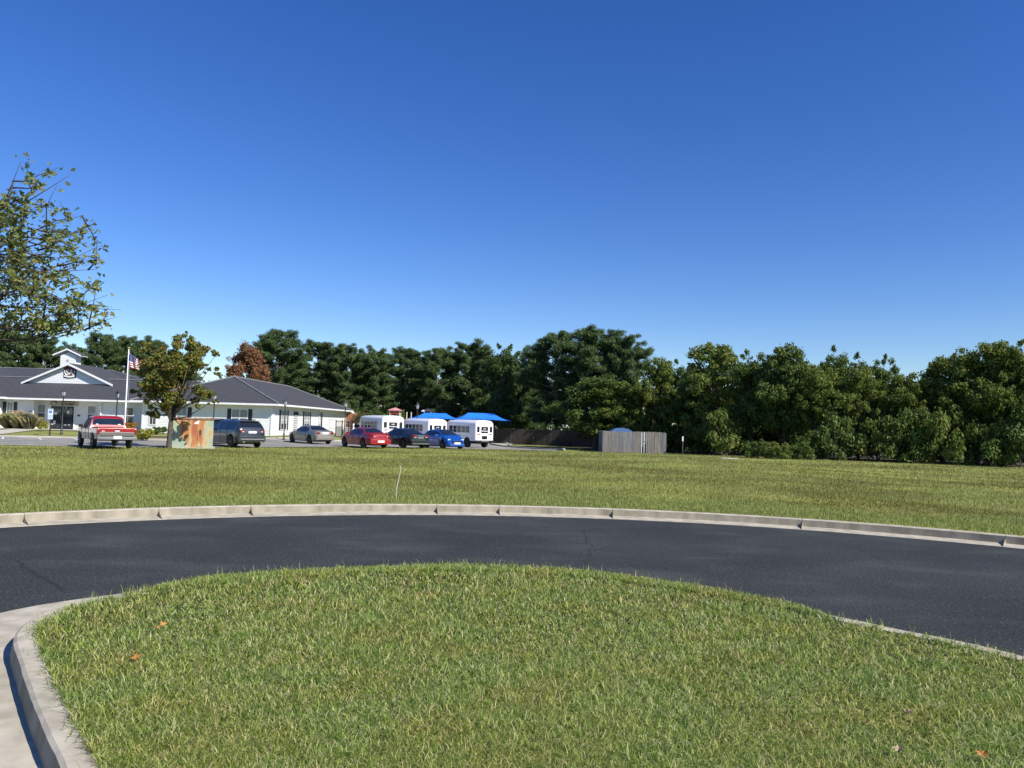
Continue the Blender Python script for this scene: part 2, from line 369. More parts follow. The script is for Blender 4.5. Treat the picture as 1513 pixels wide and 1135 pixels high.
kb = MB(); jt = []
for u in (33, 235, 371, 645, 737, 905, 1185, 1487):
    p = P(u, 700, 15); jt.append(u)
ja = []
for (u, v) in ((33, 757), (235, 751), (371, 747.5), (645, 745), (737, 746), (905, 750), (1185, 768), (1487, 789)):
    d = F_+(u-756.5)/FPX*R_+(567.5-v)/FPX*U_; t = -EYE/d[2]; ja.append(math.degrees(math.atan2(d[1]*t-CY, d[0]*t-CX)))
ja = sorted(ja); lo, hi = ja[0], ja[-1]
while lo > -66: lo -= 12.7; ja.insert(0, lo)
while hi < 246: hi += 12.7; ja.append(hi)
for a0, a1 in zip(ja, ja[1:]):
    e = math.degrees(.006/CR); n = max(2, int((a1-a0)/1.2))
    pts = [(CX+CR*math.cos(math.radians(a0+e+(a1-a0-2*e)*i/n)), CY+CR*math.sin(math.radians(a0+e+(a1-a0-2*e)*i/n))) for i in range(n+1)]
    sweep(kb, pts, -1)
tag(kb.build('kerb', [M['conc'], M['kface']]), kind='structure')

ISL = [(1.5, -4), (2.6, -1.5), (3.5, .8), (4.1, 2.8), (4.25, 4.4), (3.96, 5.93), (3.27, 6.79), (2.58, 7.53), (1.8, 8.2), (.78, 8.78), (-.38, 8.93), (-1.14, 8.76), (-2.5, 8.21), (-3.3, 7.62), (-3.66, 7.12), (-3.78, 6.62), (-3.63, 6.05), (-3.16, 5.38), (-2.71, 4.78), (-2.32, 4.28), (-1.88, 3.72), (-1.1, 2.6), (-.8, .8), (-.5, -2), (-.4, -4)]
isl = catmull(ISL, 6)
il = Vector((0, 0)); kseg = MB(); acc = 0; seg = []; gws = []
gwf = lambda p: .42+.45*float(ss(-3.0, -4.2, p[0])*ss(5.6, 6.8, p[1]))
cur = [isl[0]]
fine = resample(isl, .16)
seg = [fine[0]]; acc = 0
for a, b in zip(fine, fine[1:]):
    d = math.dist(a, b); acc += d; seg.append(b)
    if acc > 3.05 and b[0] > 0:
        s2 = seg[:-1]+[tuple(np.array(seg[-2])*.06+np.array(seg[-1])*.94)]
        sweep(kseg, s2, 1, [gwf(p) for p in s2]); seg = [b]; acc = 0
sweep(kseg, seg, 1, [gwf(p) for p in seg])
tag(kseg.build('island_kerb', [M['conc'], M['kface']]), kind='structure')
im = MB(); im.poly([(x, y, -.012) for x, y in isl]); o = im.build('island_soil', M['thatch']); tag(o, kind='structure')
# cracks in the asphalt
cr = MB()
def crack(pts, w):
    for a, b in zip(pts, pts[1:]):
        a = Vector((*a, -.1535)); b = Vector((*b, -.1535)); t = (b-a).normalized(); n = Vector((-t.y, t.x, 0))*w*rnd.uniform(.5, 1.3)
        cr.poly([a-n, b+t*.01-n*.6, b+t*.01+n*.6, a+n])
def hitg(u, v, z=-.155):
    d = F_+(u-756.5)/FPX*R_+(567.5-v)/FPX*U_; t = (z-EYE)/d[2]; return (d[0]*t, d[1]*t)
pp = [hitg(u, v) for u, v in [(866, 783), (864, 790), (868, 797), (866, 802), (875, 807), (871, 812), (873, 819), (868, 823), (871, 828), (864, 832), (868, 839)]]
q2 = []
for a, b in zip(pp, pp[1:]):
    for k in range(3): q2.append((a[0]+(b[0]-a[0])*k/3+rnd.uniform(-.025, .025), a[1]+(b[1]-a[1])*k/3+rnd.uniform(-.02, .02)))
crack(q2, .013)
def wob(a, b, n, amp):
    return [(a[0]+(b[0]-a[0])*k/n+rnd.uniform(-amp, amp), a[1]+(b[1]-a[1])*k/n+rnd.uniform(-amp, amp)) for k in range(n+1)]
crack(wob(hitg(22, 829), hitg(92, 872), 14, .03), .035)
crack(wob(hitg(640, 812), hitg(668, 834), 8, .03), .004); crack(wob(hitg(1240, 800), hitg(1330, 838), 16, .04), .004); crack(wob(hitg(250, 800), hitg(310, 842), 14, .04), .003)
tag(cr.build('road_crack', M['under']), kind='structure')

# parking lot, its kerb, its lines
def U(u, Y): return (XU(u, Y), Y)
near = [(-70, 42.5), U(0, 42.5), U(120, 42.9), U(230, 45.2), U(400, 50.5), U(520, 55), U(620, 58), U(700, 60), U(790, 61), U(828, 61.5)]
farL = [(-70, 57), U(0, 57), U(110, 58), U(245, 58.3), U(370, 61.5), U(430, 65.5), U(518, 68.5), U(560, 78), U(598, 96)]
farR = [U(706, 96), U(728, 84), U(744, 77), U(790, 72), U(820, 68), U(832, 64)]
def drape(name, near, far, mat_, dz, nx=90, ny=26):
    def rs(pts, n):
        pts = [Vector(p) for p in pts]; L = [0]
        for a, b in zip(pts, pts[1:]): L.append(L[-1]+(b-a).length)
        ds = np.linspace(0, L[-1], n); return np.stack([np.interp(ds, L, [p.x for p in pts]), np.interp(ds, L, [p.y for p in pts])], -1)
    a = rs(near, nx); b = rs(far, nx); t = np.linspace(0, 1, ny)[None, :, None]
    q = a[:, None]*(1-t)+b[:, None]*t; z = gz(q[..., 0], q[..., 1])+dz
    V = np.concatenate([q, z[..., None]], -1).reshape(-1, 3)
    i, j = np.meshgrid(np.arange(nx-1), np.arange(ny-1), indexing='ij'); k = (i*ny+j).ravel()
    return tag(link(name, npmesh(name, V, np.stack([k, k+ny, k+ny+1, k+1], -1)), mat_), kind='structure')
drape('parking_lot', near, farL+farR, M['lotasphalt'], .03, 150, 40)
def lotz(x, y): return gzf(x, y)+.03
kl = MB()
def kerbline(pts, w=.22, h=.13):
    pts = resample(pts, 2.5)
    for a, b in zip(pts, pts[1:]):
        a = Vector(a); b = Vector(b); t = (b-a).normalized(); n = Vector((-t.y, t.x))*w
        za, zb = lotz(*a), lotz(*b)
        vs = [(p.x, p.y, z) for p, z in ((a, za-.1), (b, zb-.1), (b+n, zb-.1), (a+n, za-.1), (a, za+h), (b, zb+h), (b+n, zb+h), (a+n, za+h))]
        kl.add(vs, [(0, 3, 2, 1), (4, 5, 6, 7), (0, 1, 5, 4), (1, 2, 6, 5), (2, 3, 7, 6), (3, 0, 4, 7)])
kerbline(farL); kerbline(farR)
tag(kl.build('lot_kerb', M['conc2']), kind='structure')
wk = MB()
for (x0, x1, y0, y1) in ((-45.2, -36.4, 65.6, 69.8), (-42.6, -40.2, 58.4, 65.6)):
    vs = [(x0, y0, gzf(x0, y0)+.05), (x1, y0, gzf(x1, y0)+.05), (x1, y1, gzf(x1, y1)+.05), (x0, y1, gzf(x0, y1)+.05)]
    if y0 < 60:
        for k in range(6):
            a, b = y0+(y1-y0)*k/6, y0+(y1-y0)*(k+1)/6
            wk.poly([(x0, a, gzf(x0, a)+.05), (x1, a, gzf(x1, a)+.05), (x1, b, gzf(x1, b)+.05), (x0, b, gzf(x0, b)+.05)])
    else: wk.poly(vs)
tag(wk.build('path', M['conc2']), kind='structure')
pl = MB()
def line(a, b, w=.06):
    a = Vector(a); b = Vector(b); t = (b-a).normalized(); n = Vector((-t.y, t.x))*w
    N_ = 6
    for k in range(N_):
        p, q = a.lerp(b, k/N_), a.lerp(b, (k+1)/N_)
        pl.poly([(s.x, s.y, lotz(s.x, s.y)+.006) for s in (p-n, q-n, q+n, p+n)])
for u, Y in ((-40, 52), (5, 52.5), (62, 53), (118, 53.5)):
    x = XU(u, Y); line((x, Y), (x-2.6, Y+3.9))
for u, Y in ((640, 66), (690, 68), (590, 66)): x = XU(u, Y); line((x, Y), (x-3, Y+4))
line((XU(30, 53.2), 53.2), (XU(100, 53.4), 53.4))
tag(pl.build('parking_lines', M['white']), kind='structure')

# ------------------------------------------------------------------ grass
def blades(name, X, Y, Z, h, w, lean, seed, mat_, label):
    rg = np.random.default_rng(seed); n = len(X)
    a = rg.uniform(0, 2*np.pi, n); dx, dy = np.cos(a), np.sin(a)
    b = rg.uniform(0, 2*np.pi, n); lx, ly = np.cos(b)*lean, np.sin(b)*lean
    V = np.empty((n, 5, 3), np.float32)
    for k, (s, f, q) in enumerate(((-1, 0, 0), (1, 0, 0), (-.75, .55, .35), (.75, .55, .35), (0, 1, 1))):
        V[:, k, 0] = X+dx*w*s*.5+lx*h*q; V[:, k, 1] = Y+dy*w*s*.5+ly*h*q; V[:, k, 2] = Z+h*f*np.sqrt(np.maximum(.05, 1-(lean*q)**2))
    base = np.arange(n)*5
    T = np.concatenate([np.stack([base, base+1, base+3], -1), np.stack([base, base+3, base+2], -1), np.stack([base+2, base+3, base+4], -1)])
    o = link(name, npmesh(name, V.reshape(-1, 3), T), mat_); return tag(o, label, 'grass', kind='stuff')
def inpoly(x, y, poly):
    c = np.zeros(len(x), bool); n = len(poly)
    for i in range(n):
        x1, y1 = poly[i]; x2, y2 = poly[(i+1) % n]
        if y1 == y2: continue
        m = ((y1 > y) != (y2 > y)) & (x < (x2-x1)*(y-y1)/(y2-y1)+x1); c ^= m
    return c
rg = np.random.default_rng(3)
n = 560000; r = 1/rg.uniform(1/9.6, 1/2.9, n); a = rg.uniform(-.72, .72, n); x = r*np.sin(a); y = r*np.cos(a)
grow = np.array(isl)
c0 = np.array([0, 5.0]); gf = 1.008+.072*ss(7.3, 8.3, grow[:, 1:2])
cl = rg.integers(0, n//14, n); cx_, cy_ = x[cl].copy(), y[cl].copy(); use = rg.uniform(0, 1, n) < .62
jr = .011*np.clip(r[cl]/4, .8, 2); x = np.where(use, cx_+rg.normal(0, 1, n)*jr, x); y = np.where(use, cy_+rg.normal(0, 1, n)*jr, y); r = np.hypot(x, y); tone = rg.uniform(.75, 1.35, n)[cl]
k = inpoly(x, y, c0+(grow-c0)*gf); x, y, r, tone = x[k], y[k], r[k], tone[k]
h = tone*rg.uniform(.03, .08, len(x))*(1+.25*np.sin(x*2.1+1)*np.sin(y*1.7)); w = rg.uniform(.0028, .006, len(x))*np.clip(r/4.5, .8, 1.8)
zb_ = np.where(inpoly(x, y, grow), -.012, .006)
blades('island_grass', x, y, zb_, h, w, rg.uniform(.35, 1.9, len(x)).clip(0, 1.25), 5, M['lawn'], 'thick mown green grass with straw flecks covering the kerbed island in front')
n = 420000; s_ = rg.uniform(1/62, 1/12.5, n); r = 1/s_; a = rg.uniform(-.7, .7, n); x = r*np.sin(a); y = r*np.cos(a)
dc = np.hypot(x-CX, y-CY); lot = inpoly(x, y, near+(farL+farR)[::-1]); k = (dc > CR+.01) & ~lot; x, y, r = x[k], y[k], r[k]
h = rg.uniform(.03, .085, len(x))*np.clip(.8+r/60, 1, 1.5); w = rg.uniform(.005, .009, len(x))*np.clip(r/13, 1, 4)
bm = .03*np.sin(x*.55+1)*np.sin(y*.4)+.02*np.sin(x*1.7+y*.9)
z = gz(x, y)+bm*ss(0, 3, np.hypot(x-CX, y-CY)-CR)*(1-ss(38, 44, y))
kn = (np.hypot(x-CX, y-CY) < CR+2.6+.8*np.sin(x*1.3)); 
blades('kerbside_grass', x[kn], y[kn], z[kn]-.005, h[kn]*1.15, w[kn], rg.uniform(.1, .9, kn.sum()), 16, M['kerbgrass'], 'greener strip of taller grass along the far kerb')
x, y, z, h, w = [q_[~kn] for q_ in (x, y, z, h, w)]
blades('field_grass', x, y, z-.005, h, w, rg.uniform(.1, .9, len(x)), 6, M['fieldblade'], 'yellowish green mown grass of the wide field behind the road')
# fringe of longer stems hanging over the island edge
idx = rg.uniform(0, len(fine)-1.01, 2600); i0 = idx.astype(int); fr = np.array(fine); q = fr[i0]+(fr[i0+1]-fr[i0])*(idx-i0)[:, None]
q = q+rg.normal(0, .05, q.shape); q = (q-c0)*(.99+.072*ss(7.3, 8.3, q[:, 1:2]))+c0; q = q[q[:, 1] > 2]
blades('edge_grass', q[:, 0], q[:, 1], np.where(q[:, 1] > 7.2, .006, -.012), rg.uniform(.05, .14, len(q)), rg.uniform(.003, .006, len(q)), rg.uniform(.2, .9, len(q)), 8, M['lawn'], 'longer loose grass stems along the rim of the kerbed island')

idx = rg.uniform(0, len(fine)-1.01, 90000); i0 = idx.astype(int); q = fr[i0]+(fr[i0+1]-fr[i0])*(idx-i0)[:, None]
m_ = np.where(q[:, 0] < 0, ss(7.35, 7.9, q[:, 1]), ss(7.0, 7.6, q[:, 1])); k = rg.uniform(0, 1, len(q)) < m_*1.0; q = q[k]; m_ = m_[k]
q = (q-c0)*(1+(rg.uniform(-.012, .062, len(q))*m_)[:, None])+c0
blades('overhanging_grass', q[:, 0], q[:, 1], .004+0*q[:, 0], rg.uniform(.025, .07, len(q)), rg.uniform(.005, .01, len(q)), rg.uniform(.2, .8, len(q)), 18, M['lawn'], 'turf creeping over the far rim and hiding its kerb')

# ------------------------------------------------------------------ foliage
def cloud(C, rad, cnt, size, seed, flat=.75, up=.5, aspect=.5, shell=.5):
    rg = np.random.default_rng(seed); C = np.asarray(C, float); rad = np.asarray(rad, float); cnt = np.asarray(cnt, int)
    idx = np.repeat(np.arange(len(C)), cnt); n = len(idx)
    d = rg.normal(size=(n, 3)); d /= np.linalg.norm(d, axis=1)[:, None]
    rr = rg.uniform(0, 1, n)**(shell)*rad[idx]*rg.uniform(.75, 1.2, n)
    pos = C[idx]+d*rr[:, None]*np.array([1, 1, flat])
    nr = d*.6+rg.normal(size=(n, 3))*.6+np.array([0, 0, up]); nr /= np.linalg.norm(nr, axis=1)[:, None]
    t = rg.normal(size=(n, 3)); t -= (t*nr).sum(1)[:, None]*nr; t /= np.linalg.norm(t, axis=1)[:, None]; b = np.cross(nr, t)
    s = rg.uniform(.6, 1.25, n)[:, None]*size
    V = np.stack([pos-t*s*.5, pos-b*s*aspect*.5+t*s*.05, pos+t*s*.5, pos+b*s*aspect*.5+t*s*.05], 1).reshape(-1, 3)
    return V, np.arange(n*4).reshape(-1, 4)

def limbs(mb, base, tops, r0, rnd_, fork=.45, n=6):
    base = Vector(base)
    for t in tops:
        t = Vector(t); st = base+Vector((0, 0, rnd_.uniform(-.4, .6)*fork))
        mid = st.lerp(t, .5)+Vector((rnd_.uniform(-.25, .25), rnd_.uniform(-.25, .25), rnd_.uniform(-.1, .35)))
        mb.tube([st, st.lerp(mid, .5)+Vector((0, 0, -.08)), mid, mid.lerp(t, .6)+Vector((0, 0, .08)), t], [r0, r0*.8, r0*.55, r0*.35, r0*.12], n)

BL = []; PN = []; BU = []
def broadleaf(seed, m, H=8.0, Rr=2.9, nc=230, per=250, size=.2, low=.5, sparse=1.0):
    rn = random.Random(seed); C = []; rad = []; LB = [(0, 0, H*.62, Rr*.62), (0, 0, H*.35, Rr*.6)]
    nl = rn.choice((9, 10, 11)); a0 = rn.uniform(0, 6)
    for k in range(nl):
        f = (k+.5)/nl; a = a0+k*2.4+rn.uniform(-.5, .5); z = low+.9+(H-low-2.0)*(f**.85)+rn.uniform(-.4, .4)
        q = Rr*(.72-.45*max(0, f-.55)/.45)*rn.uniform(.55, 1.15); LB.append((q*math.cos(a), q*math.sin(a), z, rn.uniform(.36, .58)*Rr*(1.05-.25*f)))
    LB.append((rn.uniform(-.5, .5), rn.uniform(-.5, .5), H-1.35, Rr*.5))
    while len(C) < nc:
        x, y, z, q = rn.choice(LB); d = Vector((rn.gauss(0, 1), rn.gauss(0, 1), rn.gauss(0, 1))).normalized(); u_ = q*rn.uniform(.45, 1)
        p = Vector((x, y, z))+Vector((d.x, d.y, d.z*.8))*u_
        if p.z < low*.6 or p.z > H: continue
        C.append(tuple(p)); rad.append(rn.uniform(.28, .6))
    for _ in range(11):                     # sprigs that break the outline
        x, y, z, q = rn.choice(LB[2:]); a = rn.uniform(0, 6.3); e = rn.uniform(.1, 1.2)
        d = Vector((math.cos(a)*math.cos(e), math.sin(a)*math.cos(e), math.sin(e)))
        for k in range(4):
            p = Vector((x, y, z))+d*(q+.1*k)
            if p.z < H+.25: C.append(tuple(p)); rad.append(.3-.05*k)
    cnt = [max(14, int(per*r*r*2.6*rn.uniform(.55, 1.15)*sparse)) for r in rad]
    V, Fc = cloud(C, rad, cnt, size, seed, shell=.42, up=.35, aspect=.58)
    crown = npmesh('crown', V, Fc)
    tb = MB(); tb.tube([(0, 0, -.3), (.05, 0, H*.15), (-.04, .05, H*.35)], [.2, .16, .12], 8)
    limbs(tb, (-.04, .05, H*.3), [c for c in rn.sample(C, 12)], .075, rn)
    return crown, tb, m
def pine(seed, m, H=13.0, Rr=3.3, size=.32, low=.2):
    rn = random.Random(seed); C = []; rad = []
    tb = MB(); tb.tube([(0, 0, -.4), (.08, 0, H*.4), (-.05, .05, H*.75), (0, 0, H*.98)], [.24, .18, .09, .02], 8)
    z = H*low
    while z < H*.97:
        f = (z-H*low)/(H*(1-low)); R_z = Rr*(.8+.45*math.sin(f*2.3+.3))*(1-.62*max(0, f-.5)**1.6/.5**1.6)
        nb = rn.choice((5, 6, 7)); a0 = rn.uniform(0, 6)
        for k in range(nb):
            a = a0+k*2*math.pi/nb+rn.uniform(-.3, .3); L_ = R_z*rn.uniform(.6, 1.1)*(1+.12*math.sin(a*2+seed+z*.6)); rise = .12+.45*f
            if rn.random() < .17: continue
            e = Vector((math.cos(a)*L_, math.sin(a)*L_, z+L_*rise))
            tb.tube([(0, 0, z-.1), Vector((0, 0, z)).lerp(e, .5)+Vector((0, 0, -.1)), e], [.05, .035, .012], 4)
            ns = max(2, int(L_/.6))
            for j in range(ns):
                s = .38+.62*(j+.5)/ns; C.append((math.cos(a)*L_*s+rn.uniform(-.25, .25), math.sin(a)*L_*s+rn.uniform(-.25, .25), z+L_*rise*s+rn.uniform(-.05, .3))); rad.append(rn.uniform(.5, .85)*(1.1-.3*f))
        z += rn.uniform(.5, .8)*(1.1-.35*f)
    C += [(0, 0, H*.98), (0, 0, H*.93), (.1, .1, H*.88)]; rad += [.2, .3, .4]
    cnt = [int(165*r/.5) for r in rad]
    V, Fc = cloud(C, rad, cnt, size, seed, flat=.62, up=.9, aspect=.24, shell=.5)
    # needles point up and outwards: lift each leaf's tip
    V = V.reshape(-1, 4, 3); V[:, 2, 2] += .12; V[:, 2, :2] += V[:, 2, :2]*.02; V = V.reshape(-1, 3)
    return npmesh('crown', V, Fc), tb, m
def bushmesh(seed, m, H=2.4, Rr=1.7, nc=26, size=.2):
    rn = random.Random(seed); C = []; rad = []
    for _ in range(nc):
        a = rn.uniform(0, 6.3); q = rn.uniform(0, 1)**.5*Rr*.8; z = rn.uniform(.2, H-.3)*(1-.4*(q/Rr)**2); C.append((q*math.cos(a), q*math.sin(a), z)); rad.append(rn.uniform(.3, .55))
    V, Fc = cloud(C, rad, [int(260*r) for r in rad], size, seed, shell=.5, aspect=.55)
    tb = MB(); limbs(tb, (0, 0, 0), rn.sample(C, 7), .03, rn, n=4)
    return npmesh('crown', V, Fc), tb, m

def proto(spec, bark):
    cm, tb, m = spec; cm.materials.append(M[m]); tmp = tb.build('trunk', M[bark]); tm = tmp.data; bpy.data.objects.remove(tmp); return cm, tm
VB = {'D': [proto(broadleaf(s, 'leafdark', H=8, nc=230), 'bark') for s in (11, 12, 13)],
      'M': [proto(broadleaf(s, 'leafmid', H=8, nc=220), 'bark') for s in (21, 22, 23, 24)],
      'L': [proto(broadleaf(31, 'leafbright', H=8, nc=210, Rr=2.6, size=.22), 'barkgrey')],
      'R': [proto(broadleaf(41, 'leafbrown', H=8, Rr=2.8, nc=190, per=190, low=1.6), 'barkgrey')],
      'P': [proto(pine(s, 'pine'), 'barkgrey') for s in (51, 52, 53, 54)],
      'B': [proto(bushmesh(s, 'leafdark'), 'bark') for s in (61, 62)], 'C': [proto(bushmesh(s, 'leafmid'), 'bark') for s in (63, 64)],
      'Y': [proto(bushmesh(65, 'leafbright', H=3, Rr=1.6, nc=30), 'bark')]}
HT = {'D': 8.2, 'M': 8.2, 'L': 8.2, 'R': 8.2, 'P': 13.1, 'B': 2.5, 'C': 2.5, 'Y': 3.0}
WD = {'D': 6.4, 'M': 6.4, 'L': 6.0, 'R': 6.2, 'P': 6.9, 'B': 3.5, 'C': 3.5, 'Y': 3.4}
NM = {'D': 'broadleaf_tree', 'M': 'broadleaf_tree', 'L': 'maple_tree', 'R': 'maple_tree', 'P': 'pine_tree', 'B': 'bush', 'C': 'bush', 'Y': 'bush'}
GR = {'P': 'pines behind the buildings', 'D': 'trees along the field edge', 'M': 'trees along the field edge', 'B': 'bushes at the foot of the trees', 'C': 'bushes at the foot of the trees'}
cnt_ = {}
def plant(kind, u, top, wpx, Y, label, cat=None, grp=None):
    x = XU(u, Y, 620); z0 = gzf(x, Y); zt = P(u, top, Y).z; H = zt-z0; wm = wpx*Y/FPX*(1.42 if kind in 'DM' else 1.05 if kind == 'P' else 1)
    i = cnt_.get(kind, 0); cnt_[kind] = i+1; cm, tm = VB[kind][i % len(VB[kind])]
    t = thing(NM[kind], label, cat or ('bush' if kind in 'BCY' else 'tree'), (x, Y, z0-.05), (i*2.39996+.7) % 6.28, grp or GR.get(kind))
    sx = wm/WD[kind]; t.scale = (sx, sx*rnd.uniform(.95, 1.15), H/HT[kind])
    for nm, me in (('trunk', tm), ('crown', cm)):
        o = bpy.data.objects.new(nm, me); COL.objects.link(o); o.parent = t
    return t

TREES = [
 ('P', -20, 492, 80, 108, 'dark pine cut by the left edge of the photo, behind the white school roof'),
 ('P', 22, 494, 62, 106, 'leftmost full pine behind the white school, left of the cupola'),
 ('P', 62, 499, 56, 108, 'dark pine just left of the white cupola, behind the grey roof'),
 ('P', 104, 511, 46, 112, 'lower pine directly behind the white cupola'),
 ('P', 146, 497, 56, 106, 'pine between the white cupola and the flagpole'),
 ('P', 182, 499, 50, 109, 'pine rising directly behind the flagpole top'),
 ('P', 218, 503, 60, 106, 'pine behind the flag and the left half of the turning maple'),
 ('P', 262, 522, 55, 110, 'pine mostly hidden behind the red and green maple crown'),
 ('R', 362, 496, 84, 88, 'reddish brown maple in autumn leaf above the hip roof'),
 ('P', 406, 493, 74, 98, 'tall pine touching the right side of the reddish brown maple'),
 ('P', 466, 507, 78, 104, 'broad pine above the right end of the grey hip roof'),
 ('P', 508, 511, 60, 102, 'pine with a bare pale lower trunk behind the lamp at the roof end'),
 ('P', 556, 518, 66, 104, 'pine behind the playground, left of the pink tower roof'),
 ('P', 600, 519, 62, 106, 'dark pine directly behind the pink roofed play tower'),
 ('P', 644, 517, 66, 104, 'dark pine above the left blue canopy'),
 ('P', 690, 508, 70, 106, 'dark pine between the two blue canopies'),
 ('L', 738, 505, 84, 98, 'lighter green maple reaching down beside the right blue canopy'),
 ('P', 781, 521, 56, 108, 'low dark pine right of the lighter green maple'),
 ('P', 822, 496, 84, 92, 'left shoulder pine of the big dome of trees, above the gap with the pale house'),
 ('P', 876, 488, 104, 88, 'tallest pine, the top of the big dome left of the wooden enclosure'),
 ('P', 920, 498, 74, 86, 'right shoulder pine of the big dome, behind the wooden enclosure'),
 ('D', 880, 545, 98, 76, 'dark leafy tree low in front of the big dome of pines, left of the enclosure'),
 ('M', 935, 556, 70, 74, 'olive green tree directly behind the wooden enclosure'),
 ('M', 974, 517, 58, 73, 'pointed olive tree over the right end of the wooden enclosure'),
 ('D', 1008, 531, 62, 74, 'dark green tree behind the marker post with a white top'),
 ('M', 1060, 498, 92, 66, 'tall rounded olive tree right of the marker post'),
 ('D', 1108, 512, 66, 63, 'dark tree between the rounded olive tree and the spire shaped one'),
 ('D', 1160, 495, 78, 60, 'spire shaped dark green tree with a ragged leaning top'),
 ('M', 1205, 528, 70, 58, 'brownish green tree right of the spire shaped one'),
 ('D', 1238, 512, 62, 60, 'dark tree with a small tuft on top, centre of the right hand row'),
 ('M', 1268, 532, 60, 57, 'olive tree between the tufted tree and the round dark top'),
 ('D', 1297, 519, 58, 60, 'tree with a round dark dome just left of the dip in the right hand row'),
 ('M', 1342, 540, 68, 56, 'lowest olive tree at the dip of the right hand row'),
 ('M', 1392, 518, 74, 56, 'loose olive tree climbing to the right of the dip'),
 ('M', 1443, 497, 92, 54, 'tall light olive tree second from the right edge'),
 ('M', 1492, 492, 86, 53, 'tallest tree at the right edge of the photo'),
 ('D', 1545, 500, 90, 52, 'tree cut by the right edge of the photo'),
 # second row
 ('P', 430, 534, 60, 116, 'pine in the second row behind the ridge of the hip roof'),
 ('P', 535, 545, 60, 116, 'shaded second row pine between the end of the school roof and the playground'),
 ('P', 622, 545, 60, 118, 'shaded second row pine right of the pink roofed tower'),
 ('P', 715, 545, 60, 118, 'shaded second row pine behind the right blue canopy'),
 ('P', 768, 548, 60, 102, 'shaded pine over the dark fence right of the blue canopy'),
 ('D', 905, 590, 70, 84, 'low shaded tree squeezed between the big dome and the enclosure'),
 ('D', 1035, 545, 80, 70, 'shaded second row tree behind the rounded olive tree'),
 ('D', 1130, 540, 80, 70, 'shaded second row tree left of the spire shaped one'),
 ('D', 1185, 540, 80, 68, 'shaded second row tree right of the spire shaped one'),
 ('D', 1255, 550, 80, 68, 'shaded second row tree behind the centre of the right hand row'),
 ('D', 1320, 560, 80, 68, 'shaded second row tree behind the dip of the right hand row'),
 ('D', 1375, 560, 80, 66, 'shaded second row tree right of the dip'),
 ('D', 1430, 550, 90, 66, 'shaded second row tree behind the light olive tree'),
 ('D', 1500, 540, 90, 66, 'shaded second row tree near the right edge'),
 ('B', 985, 615, 60, 72, 'dark bush right behind the wooden enclosure end'),
 ('B', 1030, 606, 66, 68, 'dark bush just right of the marker post'),
 ('C', 1075, 592, 76, 60, 'leafy bush under the rounded olive tree'),
 ('B', 1120, 640, 56, 55, 'low dark bush on the field edge above the small concrete slab'),
 ('C', 1150, 645, 48, 54, 'small pale leaved bush standing forward on the field edge'),
 ('B', 1190, 648, 44, 54, 'rounded bush standing forward under the spire shaped tree'),
 ('B', 1240, 588, 84, 55, 'dark bush below the tufted tree'),
 ('C', 1300, 604, 80, 54, 'olive bush below the round dark tree top'),
 ('B', 1350, 594, 86, 53, 'dark bush below the dip of the right hand row'),
 ('C', 1402, 578, 84, 52, 'tall olive bush with pale leaf tips right of the dip'),
 ('B', 1455, 600, 84, 51, 'dark bush second from the right edge'),
 ('B', 1508, 585, 84, 50, 'dark bush at the right edge of the photo'),
 ('Y', 545, 598, 50, 96, 'bright yellow green bush behind the brown boards, left of the first bus'),
 ('B', 470, 590, 50, 112, 'dark shrub behind the roof end of the white school'),
 ('B', 830, 628, 60, 97, 'dark shrub behind the dark fence, left of the enclosure'),
 ('B', 640, 600, 70, 100, 'dark shrub behind the left blue canopy'),
 ('B', 590, 600, 70, 102, 'dark shrub behind the play tower'),
 ('B', 700, 600, 70, 101, 'dark shrub behind the right blue canopy'),
 ('B', 770, 610, 70, 99, 'dark shrub behind the dark fence, right of the blue canopy'),
]
for row in TREES: plant(*row)
# shaded ground and the dense growth farther back in the woods
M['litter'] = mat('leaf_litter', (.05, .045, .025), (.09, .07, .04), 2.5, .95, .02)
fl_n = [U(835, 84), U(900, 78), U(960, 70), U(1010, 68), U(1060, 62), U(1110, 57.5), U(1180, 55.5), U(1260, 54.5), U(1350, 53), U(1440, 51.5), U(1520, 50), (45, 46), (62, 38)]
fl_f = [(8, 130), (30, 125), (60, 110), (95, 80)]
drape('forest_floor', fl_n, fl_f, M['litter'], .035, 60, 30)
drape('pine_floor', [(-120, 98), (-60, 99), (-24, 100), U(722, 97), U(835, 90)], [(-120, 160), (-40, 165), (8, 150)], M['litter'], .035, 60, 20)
rg = np.random.default_rng(77); n = 900
q = rg.uniform(0, 1, n); ln = np.array(fl_n); ii = q*(len(ln)-1.001); i0 = ii.astype(int); b0 = ln[i0]+(ln[i0+1]-ln[i0])*(ii-i0)[:, None]
dd = rg.uniform(9, 22, n); rad_ = b0/np.linalg.norm(b0, axis=1)[:, None]; pos = b0+rad_*dd[:, None]; hz = rg.uniform(0, 1, n)**1.3*5.6
C = np.stack([pos[:, 0], pos[:, 1], hz+gz(pos[:, 0], pos[:, 1])+.3], -1)
V, Fc = cloud(C, rg.uniform(.7, 1.3, n), [70]*n, .3, 78, shell=.5, aspect=.6)
tag(link('undergrowth', npmesh('undergrowth', V, Fc), M['leafdark']), 'dense dark undergrowth filling the woods behind the right hand row of trees', 'undergrowth', kind='stuff')
n = 700; X_ = rg.uniform(-75, 9, n); Y_ = rg.uniform(113, 122, n); C = np.stack([X_, Y_, rg.uniform(.2, 1, n)**1.2*7], -1)
V, Fc = cloud(C, rg.uniform(.9, 1.7, n), [70]*n, .45, 79, shell=.5, aspect=.5)
tag(link('far_woods', npmesh('far_woods', V, Fc), M['pine']), 'dark mass of far woods behind the pines and the school', 'woods', kind='stuff')

